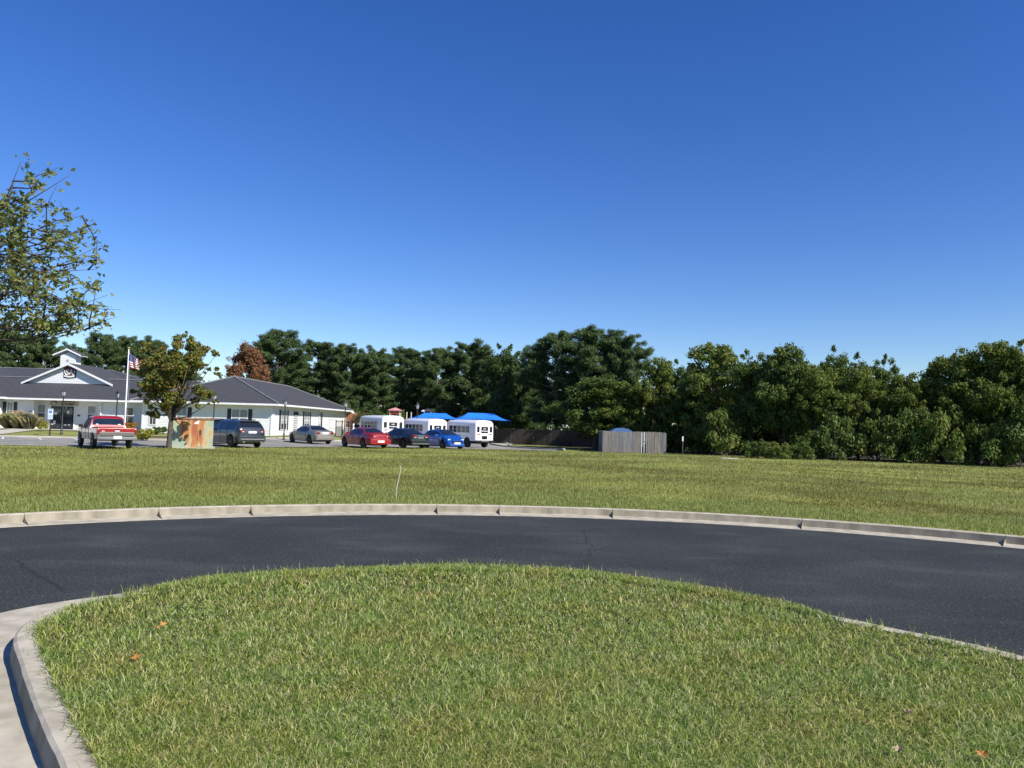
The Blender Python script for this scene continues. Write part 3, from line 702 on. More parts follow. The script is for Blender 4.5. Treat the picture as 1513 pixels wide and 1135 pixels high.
# ------------------------------------------------------------------ turning maple beside the box
def leaf_tree(name, label, cat, Y, base_u, blobs, cntk, size, lm, bark, trunk_r, trunk_top, seed, extra=None):
    x0 = XU(base_u, Y, 650); z0 = gzf(x0, Y); rn = random.Random(seed)
    t = thing(name, label, cat, (x0, Y, z0))
    C = []; rad = []
    for (u, v, r) in blobs:
        rm = r*Y/FPX; nsub = max(3, int(r/1.5))
        dep = rn.uniform(-1.5, 1.5)*min(1, 14/r+.3)
        for _ in range(nsub):
            uu = u+rn.uniform(-1, 1)*r*.8; vv = v+rn.uniform(-1, 1)*r*.75
            p = P(uu, vv, Y+dep+rn.uniform(-.5, .5)); C.append((p.x-x0, p.y-Y, p.z-z0)); rad.append(rm*rn.choice((.2, .35, .5, .65)))
    V, Fc = cloud(C, rad, [int(cntk*(r/.3)**1.6)+6 for r in rad], size, seed, flat=.8, aspect=.75, shell=.5, up=.3)
    link('crown', npmesh('crown', V, Fc), M[lm], t)
    tb = MB(); tp = Vector((.05, 0, trunk_top)); tb.tube([(0, 0, -.2), (0, 0, .15), (.02, 0, trunk_top*.6), tp], [trunk_r*1.35, trunk_r, trunk_r*.9, trunk_r*.85], 10)
    tb.tube([tp+Vector((0, 0, -.1)), (0, .05, trunk_top+1.6), (.1, 0, trunk_top+3.2)], [trunk_r*.7, trunk_r*.4, .03], 7)
    for (u, v, r) in blobs:
        q_ = P(u, v, Y); cc = min(C, key=lambda c: abs(c[0]-(q_.x-x0))+abs(c[2]-(q_.z-z0))); c = Vector(cc); s = tp+Vector((0, 0, rn.uniform(-.15, 1.2))); m_ = s.lerp(c, .5)+Vector((0, 0, rn.uniform(-.25, .1)))
        tb.tube([s, s.lerp(m_, .5)+Vector((0, 0, -.04)), m_, c], [.06, .045, .03, .01], 5)
    if extra: extra(tb, t)
    tb.build('trunk', M[bark], t, smooth=True)
    return t
bl = [(216, 513, 9), (233, 522, 11), (222, 532, 9), (268, 500, 13), (285, 506, 11), (300, 519, 11), (318, 521, 6), (258, 520, 14), (246, 540, 20), (225, 550, 17), (278, 532, 18), (303, 545, 9), (320, 549, 6), (240, 572, 20), (212, 572, 12), (202, 583, 7), (268, 565, 18), (292, 575, 15), (308, 588, 12), (320, 593, 5), (244, 598, 15), (226, 607, 9), (264, 592, 13), (234, 616, 6), (276, 548, 14), (228, 560, 14), (218, 598, 7), (238, 556, 14), (256, 552, 16), (290, 595, 9)]
leaf_tree('maple_tree', 'small maple turning red and yellow, trunk against the rusty cabinet', 'tree', 45, 250, bl, 150, .145, 'leafturn', 'bark', .155, 1.55, 5)

# ------------------------------------------------------------------ near maple at the left edge
def near_maple():
    tx, ty = -13.2, 13.5; z0 = 0.0; rn = random.Random(17)
    t = thing('maple_tree', 'near maple whose thin leafy branches reach in over the sky at the upper left', 'tree', (tx, ty, z0))
    tb = MB(); tb.tube([(0, 0, -.3), (0, 0, 1.2), (.1, .05, 2.6), (.05, 0, 4.2), (.2, .1, 6.2), (.1, 0, 7.5)], [.21, .17, .15, .11, .06, .02], 10)
    tips = []
    def lim(e):                          # keep twigs inside the crown's real outline
        for _ in range(6):
            w = e+Vector((tx, ty, z0)); d = np.array(w)-np.array([0, 0, EYE]); k = d @ F_
            u = 756.5+FPX*(d @ R_)/k; v = 567.5-FPX*(d @ U_)/k
            if u <= np.interp(v, [225, 235, 255, 275, 300, 320, 340, 362, 400, 436, 468, 492, 505], [30, 60, 124, 104, 90, 130, 152, 162, 160, 178, 192, 170, 110]) and v > 226: break
            return None
        return e
    def sub(a, b, r, depth):
        a = Vector(a); b = Vector(b); L_ = (b-a).length; k = 5; pts = []
        off = Vector((rn.uniform(-1, 1), rn.uniform(-1, 1), rn.uniform(-1, .6)))*L_*(.13 if depth == 0 else .1)
        for i in range(k+1):
            s = i/k; pts.append(a.lerp(b, s)+off*math.sin(s*math.pi)+Vector((rn.uniform(-1, 1), rn.uniform(-1, 1), rn.uniform(-1, 1)))*L_*.03*(0 < i < k))
        pts = [Vector((q.x, q.y, max(q.z, 2.97))) for q in pts]
        tb.tube(pts, [max(.0028, r*(1-.93*i/k)) for i in range(k+1)], 5 if depth < 2 else 3)
        for i in range(1, k+1):
            if depth >= 1 or i >= k-1:
                tips.append((pts[i], L_))
        for _ in range(3 if depth < 2 else 1): tips.append((pts[k]+Vector((rn.gauss(0, .05), rn.gauss(0, .05), rn.gauss(0, .04))), L_))
        if depth < 3:
            d = (b-a).normalized()
            for _ in range((9, 3, 2)[depth]):
                s = rn.uniform(0, 1)**.6*.6+.4 if depth == 0 else rn.uniform(.2, .95)
                q = pts[min(k, int(s*k))].lerp(pts[min(k, int(s*k)+1)], s*k % 1)
                sd = Vector((rn.uniform(-1, 1), rn.uniform(-1, 1), rn.uniform(-.8, .9))).normalized()
                e = q+(d*.75+sd*.75).normalized()*L_*rn.uniform(.12, .26)*(1.15-s*.45); e = lim(e)
                if e is None: continue
                e.z = e.z if e.z > 3.15 else 3.1+.7*rn.random()
                sub(q, e, max(.004, r*.4), depth+1)
    T = [(38, 238, 12.3), (112, 258, 13), (60, 285, 14), (143, 337, 13.2), (130, 318, 12.4), (155, 363, 12.6), (104, 395, 13.8), (152, 398, 13.3), (166, 436, 12.7), (181, 468, 13.3), (140, 486, 12.6), (112, 480, 14), (66, 497, 13), (60, 430, 12.2), (40, 380, 14.2), (85, 340, 14), (95, 440, 12.2), (125, 455, 13.9), (70, 370, 12.5), (45, 410, 13.2)]
    for i, (u, v, Y) in enumerate(T):
        p = P(u-7, v, Y)-Vector((tx, ty, z0)); hz = max(3.1, min(5.6, p.z*.82-.2+rn.uniform(-.3, .3)))
        sub((.05, 0, hz), p, .042, 0)
    for _ in range(14):
        a = rn.uniform(1.9, 5.2); L_ = rn.uniform(2, 4); hz = rn.uniform(2.6, 5.5)
        sub((.05, 0, hz), (math.cos(a)*L_, math.sin(a)*L_, hz+rn.uniform(.2, 2)), .04, 0)
    tb.build('trunk', M['bark'], t, smooth=True)
    rg = np.random.default_rng(9); V = []; Fc = []
    base = []
    for p, L_ in tips:
        for _ in range(rn.choice((0, 0, 0, 0, 1, 1, 1))):
            base.append(Vector(p)+Vector((rn.gauss(0, .05), rn.gauss(0, .05), rn.gauss(0, .05)-.03)))
    k = 0
    for c in base:
        nrm = Vector((rn.gauss(0, .9), rn.gauss(0, .9)-.2, .8)).normalized(); s = rn.uniform(.055, .09)
        tt = nrm.cross(Vector((rn.gauss(0, 1), rn.gauss(0, 1), .1))).normalized(); bb = nrm.cross(tt); droop = Vector((0, 0, -.35))
        for an, ln in ((0, 1.0), (.95, .8), (-.95, .8)):
            d = (tt*math.cos(an)+bb*math.sin(an)+droop*.6).normalized(); w_ = nrm.cross(d).normalized()
            V += [c, c+d*s*.5*ln-w_*s*.26, c+d*s*ln, c+d*s*.5*ln+w_*s*.26]; Fc.append((k, k+1, k+2, k+3)); k += 4
    link('crown', npmesh('crown', [tuple(v) for v in V], Fc), M['leafbranch'], t)
near_maple()

# ------------------------------------------------------------------ school building
BZ = .2
def school():
    ox, oy = -40.0, 75.0
    S = thing('school_building', 'long white sided one storey school with grey roofs, small cupola and dark double doors', 'building', (ox, oy, BZ))
    def siding(mb, a, b, z0, z1, out, step=.19):
        a = Vector((*a, 0)); b = Vector((*b, 0)); o = Vector((*out, 0)); z = z0
        while z < z1-.01:
            h = min(step, z1-z)
            p = [a+o*.022, b+o*.022, b+o*.004, a+o*.004]
            zz = [z, z, z+h, z+h]
            vs = [(q.x, q.y, w) for q, w in zip(p, zz)]+[(a.x, a.y, z), (b.x, b.y, z)]
            mb.add(vs, [(0, 1, 2, 3), (4, 5, 1, 0)]); z += step
    wl = MB()
    ez = 3.0; wt = 3.02
    # solid cores a little inside the siding
    wl.box(-64, -46.52, 58.02, 95, -.4+BZ, wt); wl.box(-46.6, -33, 70.8, 92, -.4+BZ, wt); wl.box(-32.3, -21.02, 67.22, 97, -.4+BZ, wt)
    wl.box(-46.5, -43.7, 70.02, 70.9, -.4+BZ, wt); wl.box(-37.5, -32.2, 70.02, 70.9, -.4+BZ, wt)
    siding(wl, (-64, 58), (-46.5, 58), BZ-.2, wt, (0, -1)); siding(wl, (-46.5, 58), (-46.5, 70), BZ-.2, wt, (1, 0))
    siding(wl, (-46.5, 70), (-43.7, 70), BZ-.2, wt, (0, -1)); siding(wl, (-43.7, 70.78), (-37.5, 70.78), BZ-.2, wt, (0, -1)); siding(wl, (-37.5, 70), (-32.3, 70), BZ-.2, wt, (0, -1))
    siding(wl, (-32.3, 67.2), (-21, 67.2), BZ-.2, wt, (0, -1)); siding(wl, (-21, 67.2), (-21, 97), BZ-.5, wt, (1, 0))
    wl.build('wall', M['siding'], S, world=True)
    for x, y in ((-46.5, 58), (-21, 67.2), (-21, 97), (-32.3, 67.2), (-43.7, 70), (-37.5, 70)):
        cb = MB(); cb.box(x-.07, x+.07, y-.07, y+.07, BZ-.3, wt); cb.build('corner_board', M['white'], S, world=True)
    # roofs ----------------------------------------------------
    rf = MB(); so_ = MB(); gt = MB(); cap = MB()
    def roofpoly(pts): rf.prism(pts, (0, 0, -.06))
    e, o = ez, .78
    # right wing hip roof
    x0, x1, y0, y1 = -32.3-o, -21+o, 67.2-o, 97+o; xm = (x0+x1)/2; hw = (x1-x0)/2; rz = e+hw*.405
    A, B_, C_, D_ = (x0, y0, e), (x1, y0, e), (x1, y1, e), (x0, y1, e); R1, R2 = (xm, y0+hw*1.06, rz), (xm, y1-hw*1.06, rz)
    roofpoly([A, B_, R1]); roofpoly([B_, C_, R2, R1]); roofpoly([C_, D_, R2]); roofpoly([D_, A, R1, R2])
    for a, b in ((A, R1), (B_, R1), (C_, R2), (R1, R2)): cap.tube([Vector(a)+Vector((0, 0, .02)), Vector(b)+Vector((0, 0, .02))], .085, 4)
    so_.box(x0+.02, x1-.02, y0+.02, y1-.02, e-.16, e-.1)
    gt.box(x0-.06, x1+.06, y0-.08, y0, e-.17, e-.01); gt.box(x1, x1+.08, y0, y1, e-.17, e-.01); gt.box(x0-.06, x1+.06, y1, y1+.08, e-.17, e-.01)
    # left wing hip roof
    x0, x1, y0, y1 = -64-o, -46.5+o, 58-o, 92; xm = (x0+x1)/2; hw = (x1-x0)/2; rz = e+hw*.36
    A, B_, C_, D_ = (x0, y0, e+.04), (x1, y0, e+.04), (x1, y1, e+.04), (x0, y1, e+.04); R1, R2 = (xm, y0+hw, rz), (xm, y1-hw, rz)
    roofpoly([A, B_, R1]); roofpoly([B_, C_, R2, R1]); roofpoly([C_, D_, R2]); roofpoly([D_, A, R1, R2])
    for a, b in ((A, R1), (B_, R1), (R1, R2)): cap.tube([Vector(a)+Vector((0, 0, .02)), Vector(b)+Vector((0, 0, .02))], .085, 4)
    so_.box(x0+.02, x1-.02, y0+.02, 70, e-.13, e-.08); gt.box(x0-.06, x1+.06, y0-.08, y0, e-.14, e+.03); gt.box(x1, x1+.08, y0, 69.2, e-.14, e+.03)
    # main front roof: slope up to a low ridge, then a second higher block behind
    ye, yr = 69.2, 74.6; zr = e+(yr-ye)*.385
    roofpoly([(-50, ye, e+.01), (-30, ye, e+.01), (-30, yr, zr), (-62, yr, zr), (-62, ye, e+.01)]); roofpoly([(-62, yr, zr), (-30, yr, zr), (-30, yr+1.6, zr-.6), (-62, yr+1.6, zr-.6)])
    cap.tube([(-60, yr, zr+.02), (-30.5, yr, zr+.02)], .085, 4)
    so_.box(-50, -32.9, ye+.02, 71.5, e-.15, e-.09); gt.box(-45.8, -32.95, ye-.08, ye, e-.16, e)
    yb, yt, zt = 75.4, 84, 6.5; sl_ = (zt-4.5)/(yt-yb)
    roofpoly([(-75, yb, 4.5), (-34, yb, 4.5), (-44, yt, zt), (-75, yt, zt)]); roofpoly([(-34, yb, 4.5), (-34, 93, 4.5), (-44, yt, zt)]); roofpoly([(-34, 93, 4.5), (-75, 93, 4.5), (-75, yt, zt), (-44, yt, zt)])
    cap.tube([(-75, yt, zt), (-44, yt, zt)], .09, 4); cap.tube([(-44, yt, zt), (-34, yb, 4.5)], .09, 4)
    # pediment gable
    gx, gy, ga, gh, gsl = -42.35, 73.2, 6.5, 4.35, .445
    zb_ = ga-gh*gsl
    roofpoly([(gx, gy-.42, ga), (gx-gh, gy-.42, zb_), (gx-gh, gy+5.5, zb_), (gx, gy+5.5, ga)]); roofpoly([(gx, gy-.42, ga), (gx, gy+5.5, ga), (gx+gh, gy+5.5, zb_), (gx+gh, gy-.42, zb_)])
    rfo = rf.build('roof', M['shingle'], S, world=True)
    cap.build('ridge_cap', M['ridge'], rfo, world=True); so_.build('soffit', M['white'], S, world=True); gto = gt.build('gutter', M['white'], S, world=True)
    gb = MB(); ins = .35; gb.prism([(gx-gh+ins, gy, zb_-.5), (gx+gh-ins, gy, zb_-.5), (gx+gh-ins, gy, zb_+ins*gsl-.02), (gx, gy, ga-.06), (gx-gh+ins, gy, zb_+ins*gsl-.02)], (0, .3, 0))
    z = zb_
    while z < ga-.3:
        hwid = max(.1, (ga-.12-z)/gsl-.12); siding(gb, (gx-hwid, gy-.01), (gx+hwid, gy-.01), z, min(z+.19, ga-.15), (0, -1)); z += .19
    gb.build('gable_wall', M['siding'], S, world=True)
    rk = MB()
    for s in (-1, 1):
        rk.prism([(gx, gy-.48, ga-.01), (gx+s*gh, gy-.48, zb_-.01), (gx+s*gh, gy-.48, zb_-.2), (gx, gy-.48, ga-.2)], (0, .05, 0))
    rk.build('rake_board', M['white'], S, world=True)
    # cupola
    qx, qy = -43.25, 75.0; cu = MB(); cu.box(qx-.74, qx+.74, qy-.74, qy+.2, 5.2, 7.32)
    cu.prism([(qx-.74, qy-.74, 7.32), (qx+.74, qy-.74, 7.32), (qx, qy-.74, 7.62)], (0, .94, 0))
    siding(cu, (qx-.74, qy-.742), (qx+.74, qy-.742), 5.4, 7.3, (0, -1), .16)
    cuo = cu.build('cupola', M['white'], S, world=True)
    cr_ = MB(); cf = MB(); hw2, sl2, za = 1.36, .44, 7.98
    for s in (-1, 1):
        cr_.prism([(qx, qy-1.0, za), (qx+s*hw2, qy-1.0, za-hw2*sl2), (qx+s*hw2, qy+.3, za-hw2*sl2), (qx, qy+.3, za)], (0, 0, -.05))
        cf.prism([(qx, qy-1.05, za), (qx+s*hw2, qy-1.05, za-hw2*sl2), (qx+s*hw2, qy-1.05, za-hw2*sl2-.14), (qx, qy-1.05, za-.14)], (0, .05, 0))
        cf.prism([(qx, qy-.98, za-.09), (qx+s*hw2, qy-.98, za-hw2*sl2-.09), (qx+s*hw2, qy+.28, za-hw2*sl2-.09), (qx, qy+.28, za-.09)], (0, 0, -.03))
    cr_.build('cupola_roof', M['shingle'], cuo, world=True); cf.build('cupola_trim', M['white'], cuo, world=True)
    me_ = MB(); me_.lathe([(.13, -.02), (.13, 0), (.1, .02)], n=14); mo = me_.build('round_medallion', M['conc2'], cuo); mo.location = (qx-ox, qy-oy-.79, 6.85-BZ); mo.rotation_euler = (math.pi/2, 0, 0)
    # crest on the gable
    M['maroon'] = mat('maroon_sign', (.12, .012, .025), (.09, .01, .02), 4, .4)
    def crest(cx, cy, cz, w, par, big):
        c = MB(); sh = [(-.5, .36), (-.3, .5), (0, .43), (.3, .5), (.5, .36), (.42, -.1), (.3, -.38), (-.3, -.38), (-.42, -.1)]
        c.prism([(cx+a*w, cy, cz+b*w*.92) for a, b in sh], (0, .04, 0)); co = c.build('crest', M['maroon'], par, world=True)
        r = MB(); r.prism([(cx+a*w, cy-.03, cz+b*w) for a, b in [(-.4, -.3), (0, -.36), (.4, -.3), (.42, -.17), (0, -.24), (-.42, -.17)]], (0, .02, 0))
        if big:
            for s in (-1, 1): r.tube([(cx+s*w*.4, cy-.02, cz+w*.22), (cx+s*w*.38, cy-.02, cz), (cx+s*w*.27, cy-.02, cz-w*.2)], .035, 5)
        r.build('ribbon', M['white'], co, world=True)
        if big:
            b1 = MB(); b1.prism([(cx+a*w, cy+.04, cz+b*w) for a, b in [(-.5, -.36), (0, -.43), (.5, -.36), (.48, -.26), (.52, .36), (.3, .54), (0, .47), (-.3, .54), (-.52, .36), (-.48, -.26)]], (0, .03, 0)); b1.build('crest_backing', M['black'], co, world=True)
        text('SA', w*.62, (cx-ox, cy-oy-.02, cz-BZ+.04*w), 0, M['white'], co, ext=.01, bold=.012 if big else 0, sx=.85)
    crest(-42.35, 73.1, 5.55, 1.2, S, True)
    # sign panel over the doors
    yw = 70.76
    sp = MB(); sp.prism([(-42.62, yw-.06, 2.36), (-40.12, yw-.06, 2.36), (-40.02, yw-.06, 2.46), (-40.02, yw-.06, 2.86), (-40.12, yw-.06, 2.95), (-42.62, yw-.06, 2.95)], (0, .05, 0))
    M['beige'] = mat('beige_sign_board', (.42, .37, .3), (.38, .34, .28), 3, .6)
    spo = sp.build('sign_board', M['beige'], S, world=True)
    crest(-42.2, yw-.1, 2.67, .42, spo, False)
    text('SKIPWITH', .26, (-40.95-ox, yw-.07-oy, 2.78-BZ), 0, M['black'], spo, bold=.006, sx=1.06); text('ACADEMY', .26, (-40.95-ox, yw-.07-oy, 2.53-BZ), 0, M['black'], spo, bold=.006, sx=1.06)
    # double doors
    for x0 in (-42.5, -41.42):
        d = MB(); d.box(x0, x0+1.06, yw-.06, yw, BZ+.02, 2.34); do = d.build('door', M['navy'], S, world=True)
        gl = MB(); gl.box(x0+.12, x0+.94, yw-.066, yw-.06, BZ+1.12, 2.22); gl.box(x0+.12, x0+.94, yw-.066, yw-.06, BZ+.15, BZ+.98); gl.build('door_glass', M['glass'], do, world=True)
        hd = MB(); hx = x0+.98 if x0 < -42 else x0+.1; hd.tube([(hx, yw-.1, BZ+.9), (hx, yw-.14, BZ+1.0), (hx, yw-.14, BZ+1.2), (hx, yw-.1, BZ+1.3)], .02, 6); hd.build('handle', M['chrome'], do, world=True)
        for (a, b, w_, h_) in (((.3, 1.35, .3, .24), (.28, .5, .22, .3), (.1, .42, .2, .1)) if x0 < -42 else ((.42, 1.45, .22, .28), (.3, 1.95, .08, .1), (.7, 1.88, .12, .05), (.2, .4, .24, .04), (.62, .4, .1, .08))):
            nn = MB(); nn.box(x0+a, x0+a+w_, yw-.072, yw-.067, BZ+b, BZ+b+h_); nn.build('notice', M['paper'], do, world=True)
    df = MB(); df.box(-42.62, -42.5, yw-.07, yw, BZ, 2.42); df.box(-40.36, -40.26, yw-.07, yw, BZ, 2.42); df.box(-41.44, -41.42, yw-.07, yw, BZ, 2.34); df.box(-42.5, -40.36, yw-.07, yw, 2.34, 2.36)
    df.build('door_frame', M['white'], S, world=True)
    kp = MB(); kp.box(-40.02, -39.82, yw-.07, yw-.02, 1.45, 1.6); kp.build('entry_keypad', M['black'], S, world=True)
    # windows : on front (axis x, facing -y) or side (axis y, facing +x)
    def window(kind, a0, a1, z0, z1, pos, sh=(1, 1), blind=True, cols=2, rows=4, shw=.34):
        def bx(mb, p0, p1, d0, d1, q0, q1):
            if kind == 'f': mb.box(p0, p1, pos-d1, pos-d0, q0, q1)
            else: mb.box(pos+d0, pos+d1, p0, p1, q0, q1)
        f = MB(); t_ = .07
        bx(f, a0-t_, a0, .0, .06, z0-t_, z1+t_); bx(f, a1, a1+t_, .0, .06, z0-t_, z1+t_); bx(f, a0, a1, .0, .06, z1, z1+t_); bx(f, a0, a1, .0, .07, z0-t_, z0)
        bx(f, a0, a1, .028, .05, (z0+z1)/2-.03, (z0+z1)/2+.03)
        for i in range(1, cols): c = a0+(a1-a0)*i/cols; w_ = .035 if cols == 2 and (a1-a0) > 1.2 else .015; bx(f, c-w_, c+w_, .028, .048, z0, (z0+z1)/2-.03); bx(f, c-w_, c+w_, .028, .048, (z0+z1)/2+.03, z1)
        fo = f.build('window', M['white'], S, world=True)
        g_ = MB(); bx(g_, a0, a1, .022, .028, z0, z1); g_.build('pane', M['glass'], fo, world=True)
        if blind: b_ = MB(); bx(b_, a0+.03, a1-.03, .0285, .031, z0+(z1-z0)*(blind if blind is not True else .5), z1-.02); b_.build('blind', M['curtain'], fo, world=True)
        for k, s in enumerate(sh):
            if not s: continue
            m_ = MB(); q0 = a0-t_-.03-shw if k == 0 else a1+t_+.03; bx(m_, q0, q0+shw, .022, .05, z0-t_, z1+t_)
            n_ = 9
            for i in range(n_): zz = z0+(z1-z0)*(i+.5)/n_; bx(m_, q0+.04, q0+shw-.04, .05, .058, zz-.05, zz+.04)
            m_.build('shutter', M['black'], fo, world=True)
    Xf = lambda u, Y: XU(u, Y, 610)
    window('f', Xf(10.8, 70), Xf(18.5, 70), 1.1, 2.55, 70, (1, 1), .35, 2, 4, .3)
    window('f', Xf(55.5, 70.8), Xf(67, 70.8), .95, 2.4, 70.78, (0, 0), .5, 1)
    window('f', Xf(130.5, 70.8), Xf(141.5, 70.8), .95, 2.4, 70.78, (0, 0), .5, 1)
    window('f', Xf(186, 70), Xf(197, 70), .9, 2.35, 70, (0, 0), False, 1)
    window('f', Xf(222, 67.2), Xf(222+9, 67.2), .95, 2.5, 67.2, (0, 0), True, 2)
    window('f', Xf(262, 67.2), Xf(276, 67.2), 1.0, 2.45, 67.2, (1, 1), True, 2)
    window('f', Xf(343.5, 67.2), Xf(365.5, 67.2), 1.0, 2.42, 67.2, (1, 1), .25, 2)
    def Yside(u): return -21*FPX/(u-756.5)   # depth on the side wall
    for (a, b, s, zz) in ((416.8, 425, (1, 1), .75), (451.2, 458.6, (1, 1), .75), (471, 475.2, (0, 1), .75)):
        window('s', Yside(a), Yside(b), zz, 2.45, -21, s, .3, 2 if b-a > 5 else 1, 4, .42 if s[0] else .6)
    dv = MB(); ya, yb2 = Yside(435.5), Yside(441); dv.box(-21, -20.94, ya, yb2, .1, 2.3); dvo = dv.build('side_door', M['curtain'], S, world=True)
    dl = MB()
    for i in range(9): dl.box(-20.94, -20.92, ya+.1, yb2-.1, .3+i*.22, .38+i*.22)
    dl.build('door_louvre', M['white'], dvo, world=True)
    tv = MB(); tv.box(-20.99, -20.9, ya-.05, yb2+.05, 2.1, 2.42); tv.build('transom', M['black'], dvo, world=True)
    for (x, y) in ((-43.62, 69.9), (-37.45, 69.9), (-33.1, 69.9), (-20.9, 67.4)): ds = MB(); ds.box(x-.05, x+.05, y-.05, y+.04, BZ, 2.55); ds.tube([(x, y, 2.53), (x+(0 if x < -30 else .2), y-.15 if x < -30 else y, 2.72), (x+(0 if x < -30 else .5), y-.6 if x < -30 else y, 2.88)], .045, 5); ds.build('downspout', M['white'], S, world=True)
    for y in (83.5, 96): ds = MB(); ds.box(-20.98, -20.88, y, y+.1, 0, 2.55); ds.tube([(-20.92, y, 2.53), (-20.7, y, 2.72), (-20.35, y, 2.88)], .045, 5); ds.build('downspout', M['white'], S, world=True)
    vt = MB(); vt.tube([(-37.0, 77, 4.8), (-37.0, 77, 5.45)], .09, 8); vt.tube([(-37.0, 77, 5.4), (-37.0, 77, 5.5)], .14, 8); vt.build('roof_vent', M['white'], rfo, world=True)
school()

# ------------------------------------------------------------------ street lamps
def lamp_proto():
    t = thing('street_lamp', 'x', 'lamp', (0, 0, 0), 0, 'lantern lamps around the parking lot')
    p = MB(); p.lathe([(.11, 0), (.11, .1), (.08, .16), (.075, .55), (.05, .62), (.045, 2.85), (.065, 2.88), (.03, 2.95)], n=8); p.build('post', M['iron'], t, True)
    h = MB(); h.lathe([(.05, 2.93), (.1, 2.97), (.1, 3.0)], n=8)
    for k in range(6):
        a = k*math.pi/3; h.tube([(.095*math.cos(a), .095*math.sin(a), 2.99), (.17*math.cos(a), .17*math.sin(a), 3.32)], .01, 4)
    h.lathe([(.2, 3.32), (.19, 3.35), (.1, 3.46), (.04, 3.5), (.045, 3.54), (.012, 3.62)], n=8)
    ho = h.build('lantern_frame', M['iron'], t); g_ = MB(); g_.lathe([(.088, 3.0), (.16, 3.32)], n=6); g_.build('lantern_glass', M['pglass'], ho)
    return t
lp = lamp_proto(); first = True
for (u, vtop, Y, lab) in ((93.5, 573, 62, 'lantern lamp standing in front of the dark school doors'), (173, 576, 62, 'lantern lamp just left of the flagpole, behind the red pickup'),
                      (316.5, 579, 62, 'lantern lamp whose top meets the maple leaves, behind the rusty cabinet'), (421, 588, 63.5, 'lantern lamp at the corner of the white wing, left of the silver sedan'),
                      (510, 591, 69.5, 'lantern lamp by the end of the grey roof, right of the silver sedan'), (616.5, 594, 84, 'lantern lamp rising behind the second white bus')):
    t = lp if first else copy_tree(lp); first = False
    p = P(u, 640, Y); x = P(u, vtop+20, Y).x; z0 = gzf(x, Y); t.location = (x, Y, z0); H = P(u, vtop, Y).z-z0; s = H/3.62; t.scale = (max(1, s), max(1, s), s); t['label'] = lab

# ------------------------------------------------------------------ flagpole and flag
fx, fy = XU(188, 61, 560), 61.0; fz = gzf(fx, fy)
fp = thing('flagpole', 'tall white flagpole with a gold ball on top', 'flagpole', (fx, fy, fz))
ft = P(188.5, 516, fy).z-fz
b = MB(); b.lathe([(.14, 0), (.14, .12), (.058, .14), (.058, 1), (.032, ft)], n=10); b.build('pole', M['white'], fp, True)
b = MB(); b.lathe([(.02, 0), (.07, .03), (.09, .09), (.07, .15), (.02, .18)], n=10); M['gold'] = mat('gold_ball', (.6, .42, .15), None, 3, .3, metal=.8); bo = b.build('finial', M['gold'], fp, True); bo.location = (0, 0, ft-.01)
b = MB(); b.tube([(.06, 0, ft-.1), (.16, -.02, ft*.6), (.2, -.02, 1.2)], .012, 4); b.build('rope', M['curtain'], fp)
def flag():
    nx, nz = 40, 26; Lf, Hf = 1.75, 1.2
    hoist = P(191.5, 521.5, fy-.05)
    V = []
    for i in range(nx+1):
        for j in range(nz+1):
            s = i/nx; q = j/nz
            x = s*1.45*(1-.12*q*s); z = -q*Hf*(1-.34*s)-s*.98*(1-.35*q)-.05*math.sin(s*9+q*3)*s; y = .16*math.sin(s*8+q*2.5)*(.25+s)+.05*math.sin(s*17-q*4)
            V.append((x, y, z))
    Fc = []; mi = []
    for i in range(nx):
        for j in range(nz):
            a = i*(nz+1)+j; Fc.append((a, a+1, a+nz+2, a+nz+1)); st = j//2
            mi.append(2 if (i < nx*.4 and st < 7) else (0 if st % 2 == 0 else 1))
    M['fred'] = mat('flag_red', (.45, .02, .04), None, 4, .8); M['fwhite'] = mat('flag_white', (.75, .75, .73), None, 4, .8); M['fblue'] = mat('flag_blue', (.02, .025, .14), None, 4, .8)
    me = bpy.data.meshes.new('flag'); me.from_pydata(V, [], Fc); me.update(); me.polygons.foreach_set('material_index', mi)
    o = link('flag', me, [M['fred'], M['fwhite'], M['fblue']], None, True); o.location = hoist
    tag(o, 'American flag with stars and stripes sagging from the white flagpole', 'flag')
    sb = MB()
    for r_ in range(9):
        for c_ in range(6 if r_ % 2 == 0 else 5):
            i = int(round((c_+.6+(.5 if r_ % 2 else 0))*16/6.2)); j = int(round(r_*1.45+.9)); i = min(i, 15)
            for dy in (-.012, .012):
                p = Vector(V[i*(nz+1)+j])+Vector((0, dy, 0)); sb.poly([p+Vector((.022*math.cos(k*math.pi/5+.3)*(1 if k % 2 == 0 else .45), 0, .022*math.sin(k*math.pi/5+.3)*(1 if k % 2 == 0 else .45))) for k in range(10)])
    sb.build('star_field', M['fwhite'], o)
    hb = MB(); hb.tube([V[0], V[nz]], .018, 5); hb.build('hoist_band', M['fwhite'], o)
flag()

# ------------------------------------------------------------------ rusty utility cabinet
bx0 = P(283, 637, 45.6); bw = 62.5*45.6/FPX*.93; bz = gzf(bx0.x, 45.6); bh = P(283, 617.5, 45.6).z-bz
cbt = thing('utility_cabinet', 'pale green metal utility cabinet with heavy orange rust streaks beside the maple', 'cabinet', (bx0.x-.2, 46.2, bz), .38)
b = MB(); b.box(-bw/2, bw/2, -.7, .7, .06, bh-.08); body = b.build('cabinet_body', M['rustbox'], cbt)
b = MB(); b.prism([(-bw/2-.05, -.76, bh-.08), (bw/2+.05, -.76, bh-.08), (bw/2+.05, -.76, bh-.03), (bw/2-.1, -.76, bh+.02), (-bw/2+.1, -.76, bh+.02), (-bw/2-.05, -.76, bh-.03)], (0, 1.52, 0)); M['rust'] = mat('rust', (.2, .05, .025), (.3, .3, .22), 2.5, .85); b.build('lid', M['rust'], cbt)
